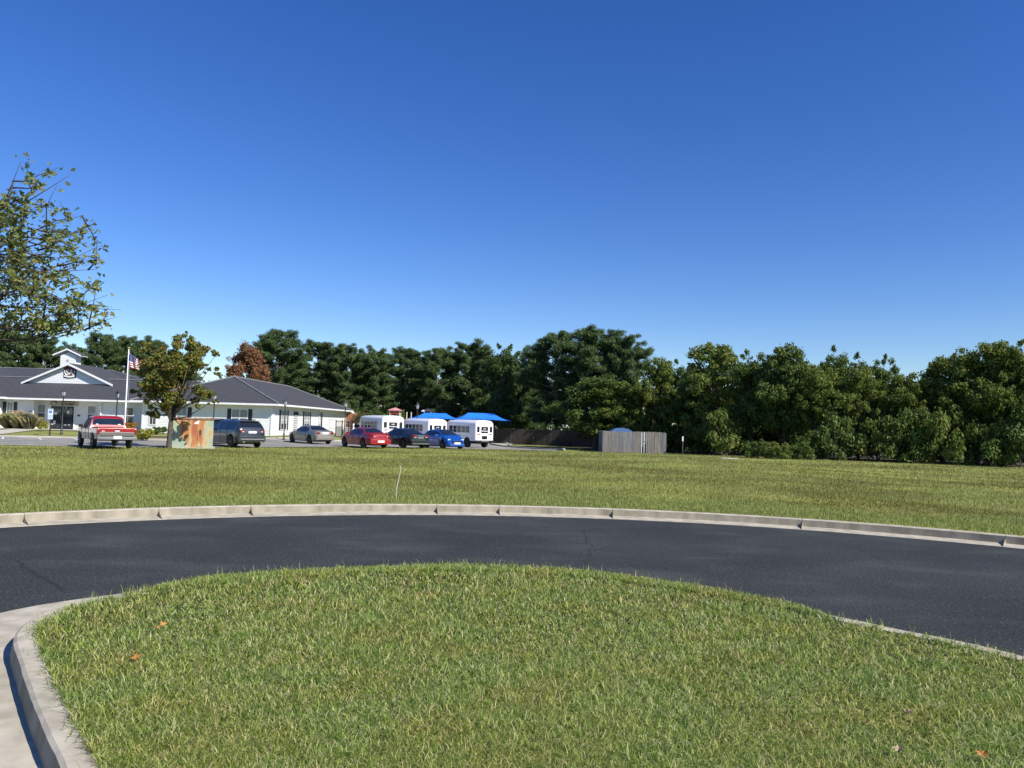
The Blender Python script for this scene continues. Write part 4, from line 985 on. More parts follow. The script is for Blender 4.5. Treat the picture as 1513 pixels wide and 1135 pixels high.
b = MB(); b.box(-.005+.32, .005+.32, -.712, -.7, .08, bh*.62); b.box(.42, .5, -.74, -.7, bh*.45, bh*.62); b.box(.3, .62, -.704, -.7, .08, .1); b.build('door_latch', M['iron'], cbt)
b = MB(); b.prism([(.08, -.705, bh*.8), (.34, -.705, bh*.8), (.36, -.705, bh*.93), (.14, -.705, bh*.86)], (0, .006, 0)); b.build('warning_label', M['paper'], cbt)
b = MB(); b.box(-bw/2-.12, bw/2+.12, -.82, .82, -.15, .06); b.build('base_pad', M['conc2'], cbt)

# ------------------------------------------------------------------ planting by the school
def shrub(name, label, u, Y, wpx, hm, m, n=14, size=.13, cat='bush', seed=1, grp=None):
    x = XU(u, Y, 620); z0 = gzf(x, Y); w = wpx*Y/FPX; rn = random.Random(seed)
    t = thing(name, label, cat, (x, Y, z0), 0, grp)
    C = [(rn.uniform(-.36, .36)*w, rn.uniform(-.3, .3)*w, hm*rn.uniform(.2, .78)) for _ in range(n)]
    V, Fc = cloud(C, [min(w, hm)*rn.uniform(.18, .28) for _ in C], [90]*n, size, seed, aspect=.6)
    link('foliage', npmesh('foliage', V, Fc), M[m], t)
    tb = MB(); limbs(tb, (0, 0, 0), C[:5], .03, rn, n=4, fork=.1); tb.build('stem', M['bark'], t)
    return t
shrub('bush', 'small yellow green bush beside the tall ornamental grass, under the left school window', 61, 68, 15, .95, 'leafyellow', seed=2)
shrub('bush', 'orange and yellow leaved shrub behind the right end of the red pickup', 193, 60.5, 19, 1.5, 'leaforange', seed=3, n=18)
shrub('bush', 'wide low bright yellow green hedge right of the red pickup', 214, 57, 27, 1.05, 'leafyellow', seed=4, n=26)
shrub('bush', 'small round green bush left of the maple trunk, first of two by the white wall', 232, 64, 10, .75, 'leafshrub', seed=5)
shrub('bush', 'small round green bush touching the maple trunk, second of two by the white wall', 243, 64.4, 10, .75, 'leafshrub', seed=6)
b = MB(); mx_, my_ = XU(214, 57.2), 58.6
b.add([(XU(190, 58.7), 58.7, .02), (XU(247, 58.7), 58.7, .02), (XU(247, 60.6), 60.6, .1), (XU(190, 60.6), 60.6, .1)], [(0, 1, 2, 3)])
b.build('mulch', mat('bark_mulch', (.06, .035, .02), (.1, .06, .035), 9, .95, .02)); tag(bpy.data.objects['mulch'], kind='structure')
# tall ornamental grass clumps
def ograss(u, wpx, h_, Y, label, seed):
    x = XU(u, Y, 625); z0 = gzf(x, Y); rg = np.random.default_rng(seed); n = 1500; w = wpx*Y/FPX
    t = thing('ornamental_grass', label, 'plant', (x, Y, z0), 0, 'tall grass clumps in front of the school')
    a = rg.uniform(0, 6.28, n); r = rg.uniform(0, 1, n)**.6*w*.28; lx = rg.normal(0, .28, n)+np.cos(a)*.3; ly = rg.normal(0, .25, n)+np.sin(a)*.3
    X0 = r*np.cos(a); Y0 = r*np.sin(a)*.7; h = h_*rg.uniform(.55, 1.05, n); ww = .018; V = np.empty((n, 4, 3))
    V[:, 0] = np.stack([X0-ww, Y0, 0*X0], -1); V[:, 1] = np.stack([X0+ww, Y0, 0*X0], -1)
    V[:, 2] = np.stack([X0+lx*h*.45+ww, Y0+ly*h*.45, h*.75], -1); V[:, 3] = np.stack([X0+lx*h*.9, Y0+ly*h*.9, h*(1-.15*np.abs(lx))], -1)
    link('blades', npmesh('blades', V.reshape(-1, 3), np.arange(n*4).reshape(-1, 4)), M['straw'], t)
    n = 120; a = rg.uniform(0, 6.28, n); r = rg.uniform(0, 1, n)*w*.4; C = np.stack([r*np.cos(a), r*np.sin(a)*.7, h_*rg.uniform(.85, 1.08, n)], -1)
    V, Fc = cloud(C, [.07]*n, [7]*n, .12, seed+1, aspect=.3); link('plumes', npmesh('plumes', V, Fc), M['paleleaf'], t)
ograss(13, 19, 1.35, 67.5, 'leftmost tan plumed grass clump under the shuttered school window', 1)
ograss(28, 22, 1.5, 67.3, 'middle tan plumed grass clump of three in front of the school wall', 2)
ograss(43, 20, 1.2, 67.2, 'greener right hand grass clump beside the yellow green bush', 3)
# heron figure
hx = XU(41, 66.5); t = thing('heron_statue', 'dark metal heron figure with a curved neck above the ornamental grass', 'statue', (hx, 66.5, gzf(hx, 66.5)))
b = MB()
for s in (-.05, .05): b.tube([(s, 0, 0), (s, 0, 1.0)], .015, 5)
b.tube([(-.35, 0, .92), (-.2, 0, 1.02), (.02, 0, 1.12), (.2, 0, 1.15)], [.02, .1, .13, .06], 8); b.build('body', M['iron'], t)
b = MB(); b.tube([(.16, 0, 1.14), (.1, 0, 1.3), (.0, 0, 1.42), (.04, 0, 1.56), (.14, 0, 1.6), (.22, 0, 1.57), (.4, 0, 1.48)], [.05, .035, .03, .035, .05, .03, .008], 7); b.build('neck', M['iron'], t)

# accessible parking sign
sx_, sy_ = XU(73, 60), 60.0; sz_ = gzf(sx_, sy_); t = thing('parking_sign', 'white and blue accessible parking sign on a dark post near the school doors', 'sign', (sx_, sy_, sz_))
top = P(73, 604, sy_).z-sz_; bot = P(73, 619.5, sy_).z-sz_
b = MB(); b.box(-.045, .045, .01, .09, -.1, top-.05); b.build('post', M['darkwood'], t)
b = MB(); b.box(-.2, .2, -.012, .006, bot+.3, top); b.box(-.19, .19, -.012, .006, bot, bot+.28); M['signwhite'] = mat('sign_face', (.7, .8, .84), (.66, .76, .8), 2, .5); po = b.build('sign_panel', M['signwhite'], t)
b = MB(); b.lathe([(.12, 0), (.12, .004)], n=16); M['signblue'] = mat('sign_blue', (.02, .12, .45), None, 2, .5); bo = b.build('emblem', M['signblue'], po); bo.location = (0, -.013, top-.24); bo.rotation_euler = (math.pi/2, 0, 0)
b = MB(); b.lathe([(.022, .0), (.022, .004)], (0, .07, .004), 8); b.tube([(0, .04, .006), (0, -.02, .006), (.04, -.03, .006), (.055, -.07, .006)], .009, 4); b.tube([(-.02, .02, .006), (-.045, -.02, .006), (-.03, -.06, .006), (.01, -.075, .006)], .009, 4); b.build('wheelchair_symbol', M['white'], bo)
text('RESERVED', .075, (0, -.014, top-.055), 0, M['signblue'], po, ext=.001); text('PARKING', .075, (0, -.014, bot+.19), 0, M['signblue'], po, ext=.001); text('PERMIT ONLY', .055, (0, -.014, bot+.09), 0, M['signblue'], po, ext=.001)

# ------------------------------------------------------------------ vehicles
def itp(k): xs = [a for a, b in k]; ys = [b for a, b in k]; return lambda x: float(np.interp(x, xs, ys))
def wheel(t, x, y, r, w, rimmat, spokes=5):
    b = MB(); s = 1 if y > 0 else -1
    prof = [(r*.62, 0), (r*.9, 0), (r, w*.14), (r, w*.86), (r*.9, w), (r*.62, w)]; b.lathe(prof, n=20)
    o = b.build('wheel', M['tyre'], t); o.location = (x, y, r); o.rotation_euler = (-s*math.pi/2, 0, 0)
    b = MB(); b.lathe([(r*.62, w*.72), (r*.64, w*1.0), (r*.58, w*1.0), (r*.56, w*.82), (r*.1, w*.84)], n=20)
    for k in range(spokes):
        a = 2*math.pi*k/spokes; c, q = math.cos(a), math.sin(a); n_ = Vector((-q, c, 0))*r*.09
        p0, p1 = Vector((c*r*.1, q*r*.1, w*1.0)), Vector((c*r*.58, q*r*.58, w*.97)); b.add([p0-n_, p0+n_, p1+n_*1.2, p1-n_*1.2], [(0, 1, 2, 3)])
    b.lathe([(r*.15, w*.8), (r*.14, w*1.02)], n=10); b.build('rim', M[rimmat], o)
def vehicle(name, label, cat, loc, az, sp):
    """local +x is forward, x = 0 is the rear bumper"""
    t = thing(name, label, cat, (loc[0], loc[1], lotz(*loc)-.01), math.radians(90-az), sp.get('group', 'vehicles in the parking lot'))
    top, belt, w, wr, low = itp(sp['top']), itp(sp['belt']), itp(sp['w']), itp(sp['wr']), itp(sp['low'])
    L_ = sp['L']; wx = sp['wheels']; R_w = sp['r']; ra = R_w*1.2
    xs = set(np.linspace(0, L_, 30).round(3)) | {round(a, 3) for a, _ in sp['top']} | {round(a, 3) for a, _ in sp['w']} | {round(a, 3) for a, _ in sp['wr']}
    for x in wx:
        for k in range(9): xs.add(round(x+ra*math.cos(math.pi*k/8), 3))
    xs = sorted(xs); xs = [x for i, x in enumerate(xs) if i == 0 or x-xs[i-1] > .012]
    split = sp.get('split', .55)
    def ring(x):
        z0 = low(x); zb = z0
        for q in wx:
            if abs(x-q) < ra: zb = max(zb, R_w+math.sqrt(ra*ra-(x-q)**2)*.93)
        T, Bt, w_, r_ = top(x), min(belt(x), top(x)-.03), w(x), wr(x)
        pts = [(0, zb), (w_*.86, zb), (w_*.965, zb+.03), (w_, max(split, zb+.06)), (w_*.985, max(Bt, zb+.09)), (r_, Bt+(T-Bt)*.86), (r_*.76, T-.012), (0, T)]
        if sp.get('bed') and .08 < x < sp['bed']: pts[5:] = [(w_-.1, Bt), (w_-.11, .78), (0, .78)]
        return pts
    rings = [ring(x) for x in xs]
    if sp.get('bed'):
        for xb in (.08, sp['bed']):
            i = min(range(len(xs)), key=lambda k: abs(xs[k]-xb)); d = .006
            if xb < 1: xs.insert(i+1, xs[i]+.02); rings.insert(i+1, ring(max(xs[i]+.02, .1)))
            else: xs.insert(i, xs[i]-.02); rings.insert(i, ring(xb-.03))
    bodies = {0: MB(), 1: MB()}
    def pt(i, j):     # j 0..13 round the ring
        if j <= 7: y, z = rings[i][j]; return (xs[i], y, z)
        y, z = rings[i][14-j]; return (xs[i], -y, z)
    for key, mb in bodies.items():
        vs = [pt(i, j) for i in range(len(xs)) for j in range(14)]; fs = []
        for i in range(len(xs)-1):
            for j in range(14):
                jj = j if j < 7 else 13-j; lower = 1 if jj < 3 else 0
                if lower == key or not sp.get('lower'): 
                    if not sp.get('lower') and key == 1: continue
                    fs.append((i*14+j, i*14+(j+1) % 14, (i+1)*14+(j+1) % 14, (i+1)*14+j))
        for i, rev in ((0, True), (len(xs)-1, False)):
            for j in range(7):
                lower = 1 if j < 3 else 0
                if sp.get('lower') and lower != key: continue
                if not sp.get('lower') and key == 1: continue
                a, b_, c, d = i*14+j, i*14+j+1, i*14+(13-j), i*14+((14-j) % 14)
                f = (a, b_, c, d) if j not in (0, 6) else ((a, b_, c) if j == 0 else (a, b_, c))
                fs.append(f[::-1] if rev else f)
        if fs:
            mb.add(vs, fs); mb.f = mb.f
            o = mb.build('body' if key == 0 else 'lower_panel', sp['paint'] if key == 0 else sp['lower'], t, True)
            bmod = o.data; 
            import bmesh
            bm = bmesh.new(); bm.from_mesh(bmod); bmesh.ops.delete(bm, geom=[v for v in bm.verts if not v.link_faces], context='VERTS')
            bmesh.ops.recalc_face_normals(bm, faces=bm.faces); bm.to_mesh(bmod); bm.free()
            es = bmod.edges; bmod.set_sharp_from_angle(angle=math.radians(38))
    def surf(x, s):   # s 0 centre .. 1 roof edge
        r = ring(x); sg = 1 if s >= 0 else -1; s = abs(s); a = [0, r[6][0], r[5][0]]; z = [r[7][1], r[6][1], r[5][1]]
        y = s*r[5][0]; return Vector((x, sg*y, float(np.interp(y, a, z))))
    for nm, (xa, xb) in sp['screens'].items():
        b = MB(); sl = Vector((-(top(xb)-top(xa)), 0, xb-xa)).normalized()
        if sl.z < 0: sl = -sl
        n1, n2 = 8, 10; vs = []
        for i in range(n1+1):
            for j in range(n2+1):
                s = -.93+1.86*j/n2; vs.append(surf(xa+(xb-xa)*i/n1, s)+sl*.012)
        b.add(vs, [(i*(n2+1)+j, i*(n2+1)+j+1, (i+1)*(n2+1)+j+1, (i+1)*(n2+1)+j) for i in range(n1) for j in range(n2)])
        b.build(nm, M['autoglass'], t, True)
    for (xa, xb) in sp['side']:
        for sg in (1, -1):
            b = MB(); vs = []; n1 = 8
            for i in range(n1+1):
                x = xa+(xb-xa)*i/n1; r = ring(x); z0, z1 = r[4][1]+.025, r[5][1]-.035
                z1 = max(z1, z0+.01)
                for z in (z0, z1):
                    f = (z-r[4][1])/max(.01, r[5][1]-r[4][1]); y = r[4][0]+(r[5][0]-r[4][0])*f+.012; vs.append((x, sg*y, z))
            b.add(vs, [(i*2, i*2+2, i*2+3, i*2+1) for i in range(n1)]); b.build('side_window', M['autoglass'], t, True)
    for x in wx:
        for s in (1, -1): wheel(t, x, s*(w(x)-.2), R_w, .2, sp.get('rim', 'alloy'), sp.get('spokes', 5)) if s > 0 else wheel(t, x, -(w(x)-.2), R_w, .2, sp.get('rim', 'alloy'), sp.get('spokes', 5))
    b = MB(); b.box(.3, L_-.35, -w(L_/2)*.78, w(L_/2)*.78, low(L_/2)-.02, .62); b.build('underbody', M['under'], t)
    seam = MB()
    for x in sp.get('seams', ()):
        for sg in (1, -1):
            r = ring(x); p = [(x, sg*(r[k][0]+.004), r[k][1]) for k in (2, 3, 4)]; seam.tube(p, .008, 4)
    if seam.v: seam.build('door_seam', M['under'], t)
    hb = MB()
    for x in sp.get('handles', ()):
        for sg in (1, -1): r = ring(x); hb.box(x-.1, x+.1, sg*r[4][0]-.01, sg*r[4][0]+.025, r[4][1]-.09, r[4][1]-.06)
    if hb.v: hb.build('door_handle', sp.get('handle_mat', sp['paint']), t)
    for sg in (1, -1):
        x = sp['mirror']; r = ring(x); b = MB(); b.box(x-.07, x+.07, sg*r[4][0] if sg > 0 else -r[4][0]-.2, r[4][0]+.2 if sg > 0 else -r[4][0], r[4][1]+.02, r[4][1]+.17)
        b.build('mirror', sp.get('mirror_mat', sp['paint']), t)
    for (nm, mname, boxes) in sp['bits']:
        for bxs in boxes:
            b = MB(); x0, x1, y0, y1, z0, z1 = bxs
            b.box(x0, x1, y0, y1, z0, z1); o = b.build(nm, M[mname] if isinstance(mname, str) else mname, t)
            bv = o.modifiers.new('bevel', 'BEVEL'); bv.width = min(.02, min(x1-x0, y1-y0, z1-z0)*.3); bv.segments = 2
    return t
def paint(name, c, metal=.25, rough=.32, c2=None): return mat(name, c, c2 or tuple(x*.95 for x in c), 1, rough, metal=metal, coat=.8)
def sym(x0, x1, ya, yb, z0, z1): return [(x0, x1, ya, yb, z0, z1), (x0, x1, -yb, -ya, z0, z1)]

SED = dict(L=4.75, r=.33, wheels=(.98, 3.78),
    top=[(0, .88), (.05, .98), (.18, 1.03), (.78, 1.07), (1.0, 1.16), (1.45, 1.37), (1.85, 1.44), (2.5, 1.44), (2.85, 1.39), (3.25, 1.2), (3.65, 1.0), (4.3, .87), (4.62, .72), (4.75, .55)],
    belt=[(0, .8), (.2, .93), (2.5, .93), (3.65, .9), (4.3, .78), (4.75, .5)], w=[(0, .66), (.1, .78), (.35, .85), (1, .9), (3.8, .9), (4.3, .84), (4.6, .7), (4.75, .5)],
    wr=[(0, .6), (.2, .74), (.78, .78), (1.1, .68), (1.5, .57), (2.8, .57), (3.3, .64), (3.7, .76), (4.4, .68), (4.75, .42)], low=[(0, .4), (.15, .3), (.6, .22), (4.2, .22), (4.75, .3)],
    screens={'rear_window': (.84, 1.5), 'windshield': (2.83, 3.62)}, side=[(1.25, 1.6), (1.64, 2.33), (2.39, 3.15)], seams=(1.5, 2.37, 3.3), handles=(1.62, 2.5), mirror=3.05)
def sedan(bits, **kw): d = dict(SED); d['bits'] = bits; d.update(kw); return d

def at(u, Y): return (XU(u, Y, 655), Y)
# placing: x=0 is the rear bumper middle
def rearat(u, Y, az, L_=0): x, y = at(u, Y); return (x, y)
silverp = paint('beige_silver_paint', (.27, .255, .21), .4, .3)
M['silverp'] = silverp
vehicle('parked_car', 'beige silver sedan parked alone by the white wing kerb', 'car', (XU(481, 59.3), 59.3), -43,
    sedan([('bumper', silverp, [(-.06, .12, -.78, .78, .32, .56)]), ('tail_light', 'redlens', sym(-.012, .1, .44, .69, .78, .95)), ('number_plate', 'plate', [(-.03, .0, -.26, .26, .78, .92)]),
           ('bumper_trim', 'under', [(-.075, .0, -.7, .7, .3, .36)])], paint=silverp, rim='darkalloy'))
redp = paint('red_paint', (.3, .008, .014), .1, .3); M['redp'] = redp
vehicle('parked_car', 'red sedan parked leftmost in the row of three cars before the buses', 'car', (XU(563, 53.2), 53.2), -39,
    sedan([('bumper', redp, [(-.06, .12, -.78, .78, .3, .62)]), ('tail_light', 'redlens', sym(-.015, .1, .44, .69, .78, .95)), ('reverse_light', 'clear', sym(-.025, .0, .46, .54, .8, .87)), ('number_plate', 'plate', [(-.08, -.05, -.26, .26, .42, .56)]),
           ('spoiler', redp, [(.02, .2, -.6, .6, 1.04, 1.07)])], paint=redp, rim='alloy'))
grp_ = paint('dark_grey_paint', (.025, .035, .04), .5, .3); M['grp'] = grp_
vehicle('parked_car', 'dark grey sedan between the red sedan and the blue hatchback', 'car', (XU(622, 55.2), 55.2), -41,
    sedan([('bumper', grp_, [(-.06, .12, -.78, .78, .34, .6)]), ('bumper_trim', 'chrome', [(-.07, .0, -.72, .72, .32, .37)]), ('tail_light', 'redlens', sym(-.015, .1, .38, .69, .8, .97)), ('reverse_light', 'clear', sym(-.03, .0, .38, .56, .79, .825)),
           ('number_plate', 'chrome', [(-.03, -.0, -.26, .26, .72, .86)]), ('boot_trim', 'chrome', [(-.03, .0, -.34, .34, .9, .94)])], paint=grp_, rim='alloy'))
bluep = paint('bright_blue_paint', (.01, .09, .42), .3, .28); M['bluep'] = bluep
HB = dict(L=4.1, r=.32, wheels=(.72, 3.25),
    top=[(0, .82), (.06, 1.02), (.2, 1.2), (.45, 1.38), (.8, 1.46), (1.6, 1.48), (2.1, 1.44), (2.7, 1.22), (3.2, 1.03), (3.7, .88), (3.98, .7), (4.1, .5)],
    belt=[(0, .8), (.3, 1.0), (1.5, .97), (3.1, .93), (3.7, .78), (4.1, .45)], w=[(0, .68), (.12, .8), (.4, .86), (3.2, .86), (3.7, .8), (3.95, .66), (4.1, .48)],
    wr=[(0, .6), (.2, .66), (.5, .58), (2.2, .56), (2.8, .66), (3.3, .74), (3.8, .66), (4.1, .4)], low=[(0, .4), (.2, .3), (.5, .22), (3.7, .22), (4.1, .26)],
    screens={'rear_window': (.12, .5), 'windshield': (2.13, 3.08)}, side=[(.55, 1.2), (1.25, 1.85), (1.9, 2.65)], seams=(.95, 1.88, 2.8), handles=(1.1, 2.05), mirror=2.6, paint=bluep, rim='alloy')
HB['bits'] = [('bumper', bluep, [(3.86, 4.12, -.62, .62, .26, .42)]), ('headlight', 'clear', sym(3.66, 3.9, .46, .68, .68, .79)), ('grille', 'under', [(3.95, 4.11, -.46, .46, .5, .66)]), ('number_plate', 'plate', [(4.12, 4.15, -.26, .26, .4, .55)]),
    ('tail_light', 'redlens', sym(-.02, .1, .45, .66, .85, 1.1)), ('fog_light', 'clear', sym(3.93, 4.06, .48, .58, .32, .4)), ('sunshade', 'paper', [])]
fa = 146; fl = math.radians(fa); nx_, ny_ = XU(676, 57.3), 57.3
vehicle('parked_car', 'bright blue hatchback facing the camera beside the dark grey sedan', 'car', (nx_-4.1*math.sin(fl), ny_-4.1*math.cos(fl)), fa, HB)
suvp = paint('blue_grey_paint', (.035, .043, .055), .4, .3); M['suvp'] = suvp
SUV = dict(L=5.0, r=.38, wheels=(1.0, 3.98),
    top=[(0, .92), (.04, 1.1), (.14, 1.3), (.38, 1.6), (.55, 1.71), (1.5, 1.77), (2.7, 1.76), (3.1, 1.68), (3.6, 1.4), (3.95, 1.18), (4.6, 1.08), (4.9, .92), (5.0, .7)],
    belt=[(0, .85), (.15, 1.1), (3.9, 1.06), (4.6, .98), (5.0, .65)], w=[(0, .8), (.1, .9), (.35, .96), (4.0, .97), (4.6, .92), (4.85, .8), (5.0, .66)],
    wr=[(0, .76), (.14, .82), (.5, .74), (3.1, .72), (3.6, .8), (4.0, .86), (4.7, .8), (5.0, .6)], low=[(0, .42), (.2, .32), (.6, .26), (4.5, .26), (5.0, .34)],
    screens={'rear_window': (.15, .4), 'windshield': (3.08, 3.9)}, side=[(.6, 1.5), (1.56, 2.4), (2.46, 3.45)], seams=(1.53, 2.43, 3.6), handles=(1.7, 2.6), mirror=3.4, paint=suvp, rim='alloy', split=.7, spokes=6)
SUV['bits'] = [('bumper', suvp, [(-.07, .1, -.88, .88, .42, .72)]), ('bumper_trim', 'chrome', [(-.085, 0, -.8, .8, .52, .58)]), ('tail_light', 'redlens', sym(-.015, .1, .56, .82, .96, 1.13)), ('reverse_light', 'clear', sym(-.025, 0, .58, .68, .99, 1.05)), ('number_plate', 'plate', [(-.03, .0, -.27, .27, .92, 1.06)]),
    ('exhaust', 'chrome', sym(-.09, .1, .5, .66, .34, .4)), ('roof_rail', 'iron', sym(.8, 2.9, .58, .62, 1.755, 1.8)), ('spoiler', suvp, [(.28, .5, -.6, .6, 1.66, 1.7)])]
vehicle('parked_suv', 'dark blue grey SUV parked just right of the rusty cabinet', 'suv', (XU(373, 48.2), 48.2), -46, SUV)
S2 = dict(SUV); dk = paint('black_car_paint', (.015, .018, .022), .4, .3); S2['paint'] = dk; S2['bits'] = [(a, (dk if b_ is suvp else b_), c) for a, b_, c in SUV['bits']]
vehicle('parked_suv', 'black car mostly hidden between the rusty cabinet and the blue grey SUV', 'suv', (XU(331, 53.5), 53.5), -46, S2)
# pickup
tg = paint('taupe_lower_paint', (.17, .155, .14), .4, .38); M['greybumper'] = mat('dull_bumper', (.2, .2, .2), (.16, .16, .165), 2, .5, metal=.4)
PK = dict(L=5.5, r=.39, wheels=(1.15, 4.5),
    top=[(0, 1.02), (.03, 1.12), (2.08, 1.14), (2.11, 1.22), (2.17, 1.62), (2.34, 1.74), (3.3, 1.77), (3.6, 1.68), (4.05, 1.32), (4.3, 1.16), (5.1, 1.1), (5.4, .95), (5.5, .75)],
    belt=[(0, .99), (.03, 1.09), (4.3, 1.08), (5.1, 1.0), (5.5, .7)], w=[(0, .95), (.2, .97), (5.0, .97), (5.3, .9), (5.5, .8)],
    wr=[(0, .9), (2.09, .9), (2.12, .85), (2.17, .79), (2.4, .76), (3.5, .74), (4.0, .8), (4.4, .88), (5.2, .84), (5.5, .7)], low=[(0, .6), (.2, .5), (5.2, .42), (5.5, .45)],
    screens={'rear_window': (2.118, 2.168), 'windshield': (3.6, 4.2)}, side=[(2.42, 2.95), (3.0, 3.8)], seams=(2.1, 2.95, 3.95), handles=(3.1,), mirror=3.75, mirror_mat=M['under'], paint=redp, lower=tg, split=.84, rim='alloy', bed=2.08)
PK['bits'] = [('bumper', 'greybumper', [(-.16, .02, -.95, .95, .5, .66)]), ('tail_light', 'redlens', sym(-.02, .06, .86, .955, .78, 1.08)), ('tailgate_band', tg, [(-.025, -.001, -.84, .84, .7, .9)]), ('tailgate', redp, [(-.02, -.001, -.84, .84, .905, 1.1)]),
    ('tailgate_handle', 'under', [(-.035, -.02, -.12, .12, 1.03, 1.07)]), ('badge', 'clear', [(-.035, -.02, -.12, .12, .93, 1.0), (-.035, -.02, .6, .74, .93, .97)]), ('number_plate', 'plate', [(-.19, -.16, -.2, .2, .54, .7)]),
    ('bed_glare_panel', 'under', [(.1, 2.0, -.85, .85, .785, .8), (1.98, 2.05, -.85, .85, .8, 1.13)]), ('tow_hitch', 'under', [(-.22, .1, -.06, .06, .38, .48)]), ('bumper_step', 'under', [(-.165, .0, -.8, .8, .7, .715)]), ('sticker', 'paper', [(2.09, 2.105, -.62, -.48, 1.25, 1.31), (2.09, 2.105, .5, .62, 1.25, 1.31)])]  # black panels added in the bed to keep its floor from mirroring sky
vehicle('pickup_truck', 'red pickup truck with a taupe lower body and chrome bumper, leftmost vehicle', 'truck', (XU(173, 40.7), 40.7), -39.5, PK)

# ------------------------------------------------------------------ small white buses
M['buswhite'] = mat('bus_white_paint', (.8, .8, .8), (.76, .76, .76), 1, .35, coat=.3)
def bus_proto():
    t = thing('school_bus', 'x', 'bus', (0, 0, 0), 0, 'small white buses parked side by side')
    L_, w, zf, zt = 5.0, 1.03, .64, 2.62
    sec = [(w, zf), (w+.01, 1.3), (w, 2.18), (w-.04, 2.36), (w-.16, 2.5), (w-.38, 2.59), (0, 2.64)]
    full = sec+[(-a, b) for a, b in sec[-2::-1]]
    b = MB(); xs = [0, .05, .14, 4.7, 4.9, 5.0]; ins = [.09, .025, 0, 0, .03, .1]; vs = []
    for x, q in zip(xs, ins):
        for (y, z) in full: vs.append((x, y*(1-q*.8), zf+(z-zf)*(1-q*.35) if z > 1.5 else z))
    n = len(full); b.add(vs, [(i*n+j, i*n+j+1, (i+1)*n+j+1, (i+1)*n+j) for i in range(len(xs)-1) for j in range(n-1)]+[tuple(range(n))[::-1], tuple((len(xs)-1)*n+j for j in range(n))]+[(i*n+n-1, i*n, (i+1)*n, (i+1)*n+n-1) for i in range(len(xs)-1)])
    o = b.build('body', M['buswhite'], t, True); o.data.set_sharp_from_angle(angle=math.radians(35))
    # cab and hood
    b = MB(); st = [(4.98, .98, 1.98, .5, .92), (5.35, .95, 1.96, .48, .86), (5.75, .93, 1.42, .48, .84), (5.95, .92, 1.28, .48, .82), (6.45, .88, 1.18, .48, .76), (6.7, .8, 1.0, .5, .7), (6.78, .72, .85, .55, .64)]; vs = []
    for x, w_, z1, z0, wt_ in st: vs += [(x, w_, z0), (x, w_, min(1.18, z1-.06)), (x, wt_, z1-.05), (x, wt_*.8, z1), (x, -wt_*.8, z1), (x, -wt_, z1-.05), (x, -w_, min(1.18, z1-.06)), (x, -w_, z0)]
    b.add(vs, [(i*8+j, i*8+(j+1) % 8, (i+1)*8+(j+1) % 8, (i+1)*8+j) for i in range(len(st)-1) for j in range(8)]+[tuple(range(8))[::-1], tuple(48+j for j in range(8))])
    o = b.build('hood', M['buswhite'], t, True); o.data.set_sharp_from_angle(angle=math.radians(30))
    b = MB(); b.add([(5.37, .8, 1.93), (5.37, -.8, 1.93), (5.74, -.8, 1.44), (5.74, .8, 1.44)], [(0, 1, 2, 3)]); b.v = [(x+.02, y, z+.03) for x, y, z in b.v]; b.build('windshield', M['autoglass'], t)
    for s in (1, -1):
        b = MB(); b.add([(5.03, s*.99, 1.22), (5.78, s*.955, 1.22), (5.4, s*.93, 1.85), (5.03, s*.955, 1.88)], [(0, 1, 2, 3)]); b.v = [(x, y+s*.012, z) for x, y, z in b.v]; b.build('cab_window', M['autoglass'], t)
        b = MB(); b.box(5.6, 5.68, s*.98 if s > 0 else -1.2, 1.2 if s > 0 else -.98, 1.35, 1.7); b.build('mirror', M['under'], t)
        for k, (x0, blind) in enumerate(((1.02, 1), (1.72, 1), (2.42, 0), (3.12, 0), (3.82, 0))):
            f = MB(); y0 = s*(w+.004)
            ya, yb = (y0, y0+s*.02); lo_, hi_ = min(ya, yb), max(ya, yb)
            f.box(x0-.05, x0, lo_, hi_, 1.38, 2.08); f.box(x0+.55, x0+.6, lo_, hi_, 1.38, 2.08); f.box(x0, x0+.55, lo_, hi_, 2.03, 2.08); f.box(x0, x0+.55, lo_, hi_, 1.38, 1.42); f.box(x0, x0+.55, lo_, hi_, 1.71, 1.74)
            fo = f.build('side_window', M['alum'], t); g_ = MB(); g_.box(x0, x0+.55, min(s*(w+.003), s*(w+.01)), max(s*(w+.003), s*(w+.01)), 1.42, 2.03); g_.build('pane', M['busblind'] if blind else M['autoglass'], fo)
        text('CHILD CARE', .16, (2.3, s*(w+.012), 1.15), math.pi if s > 0 else 0, M['bustext'], t, ext=.002, sx=1.5)
        b = MB()
        b.box(.3, 4.8, min(s*(w+.008), s*(w+.014)), max(s*(w+.008), s*(w+.014)), .92, .95); b.build('side_rail', M['alum'], t)
    # rear face
    def rr(mb, y0, y1, z0, z1, x, r=.06, th=.02):
        pts = []
        for cy, cz, a0 in ((y1-r, z1-r, 0), (y0+r, z1-r, 90), (y0+r, z0+r, 180), (y1-r, z0+r, 270)):
            for k in range(4): a = math.radians(a0+k*30); pts.append((x, cy+r*math.cos(a), cz+r*math.sin(a)))
        mb.prism(pts, (th, 0, 0))
    for y0, y1 in ((.58, .86), (-.86, -.58)):
        b = MB(); rr(b, y0, y1, 1.48, 2.03, -.012); b.build('rear_side_window', M['autoglass'], t)
    b = MB(); rr(b, -.38, .38, 1.4, 2.0, -.014); dw = b.build('rear_door_window', M['autoglass'], t)
    text('EXIT', .15, (-.018, 0, 1.8), -math.pi/2, M['white'], dw, ext=.002, bold=.004); text('Emergency', .16, (-.018, 0, 1.61), -math.pi/2, M['white'], dw, ext=.002, bold=.004)
    b = MB(); rr(b, -.3, .3, .82, 1.14, -.014, .04); b.build('rear_lower_window', M['autoglass'], t)
    b = MB()
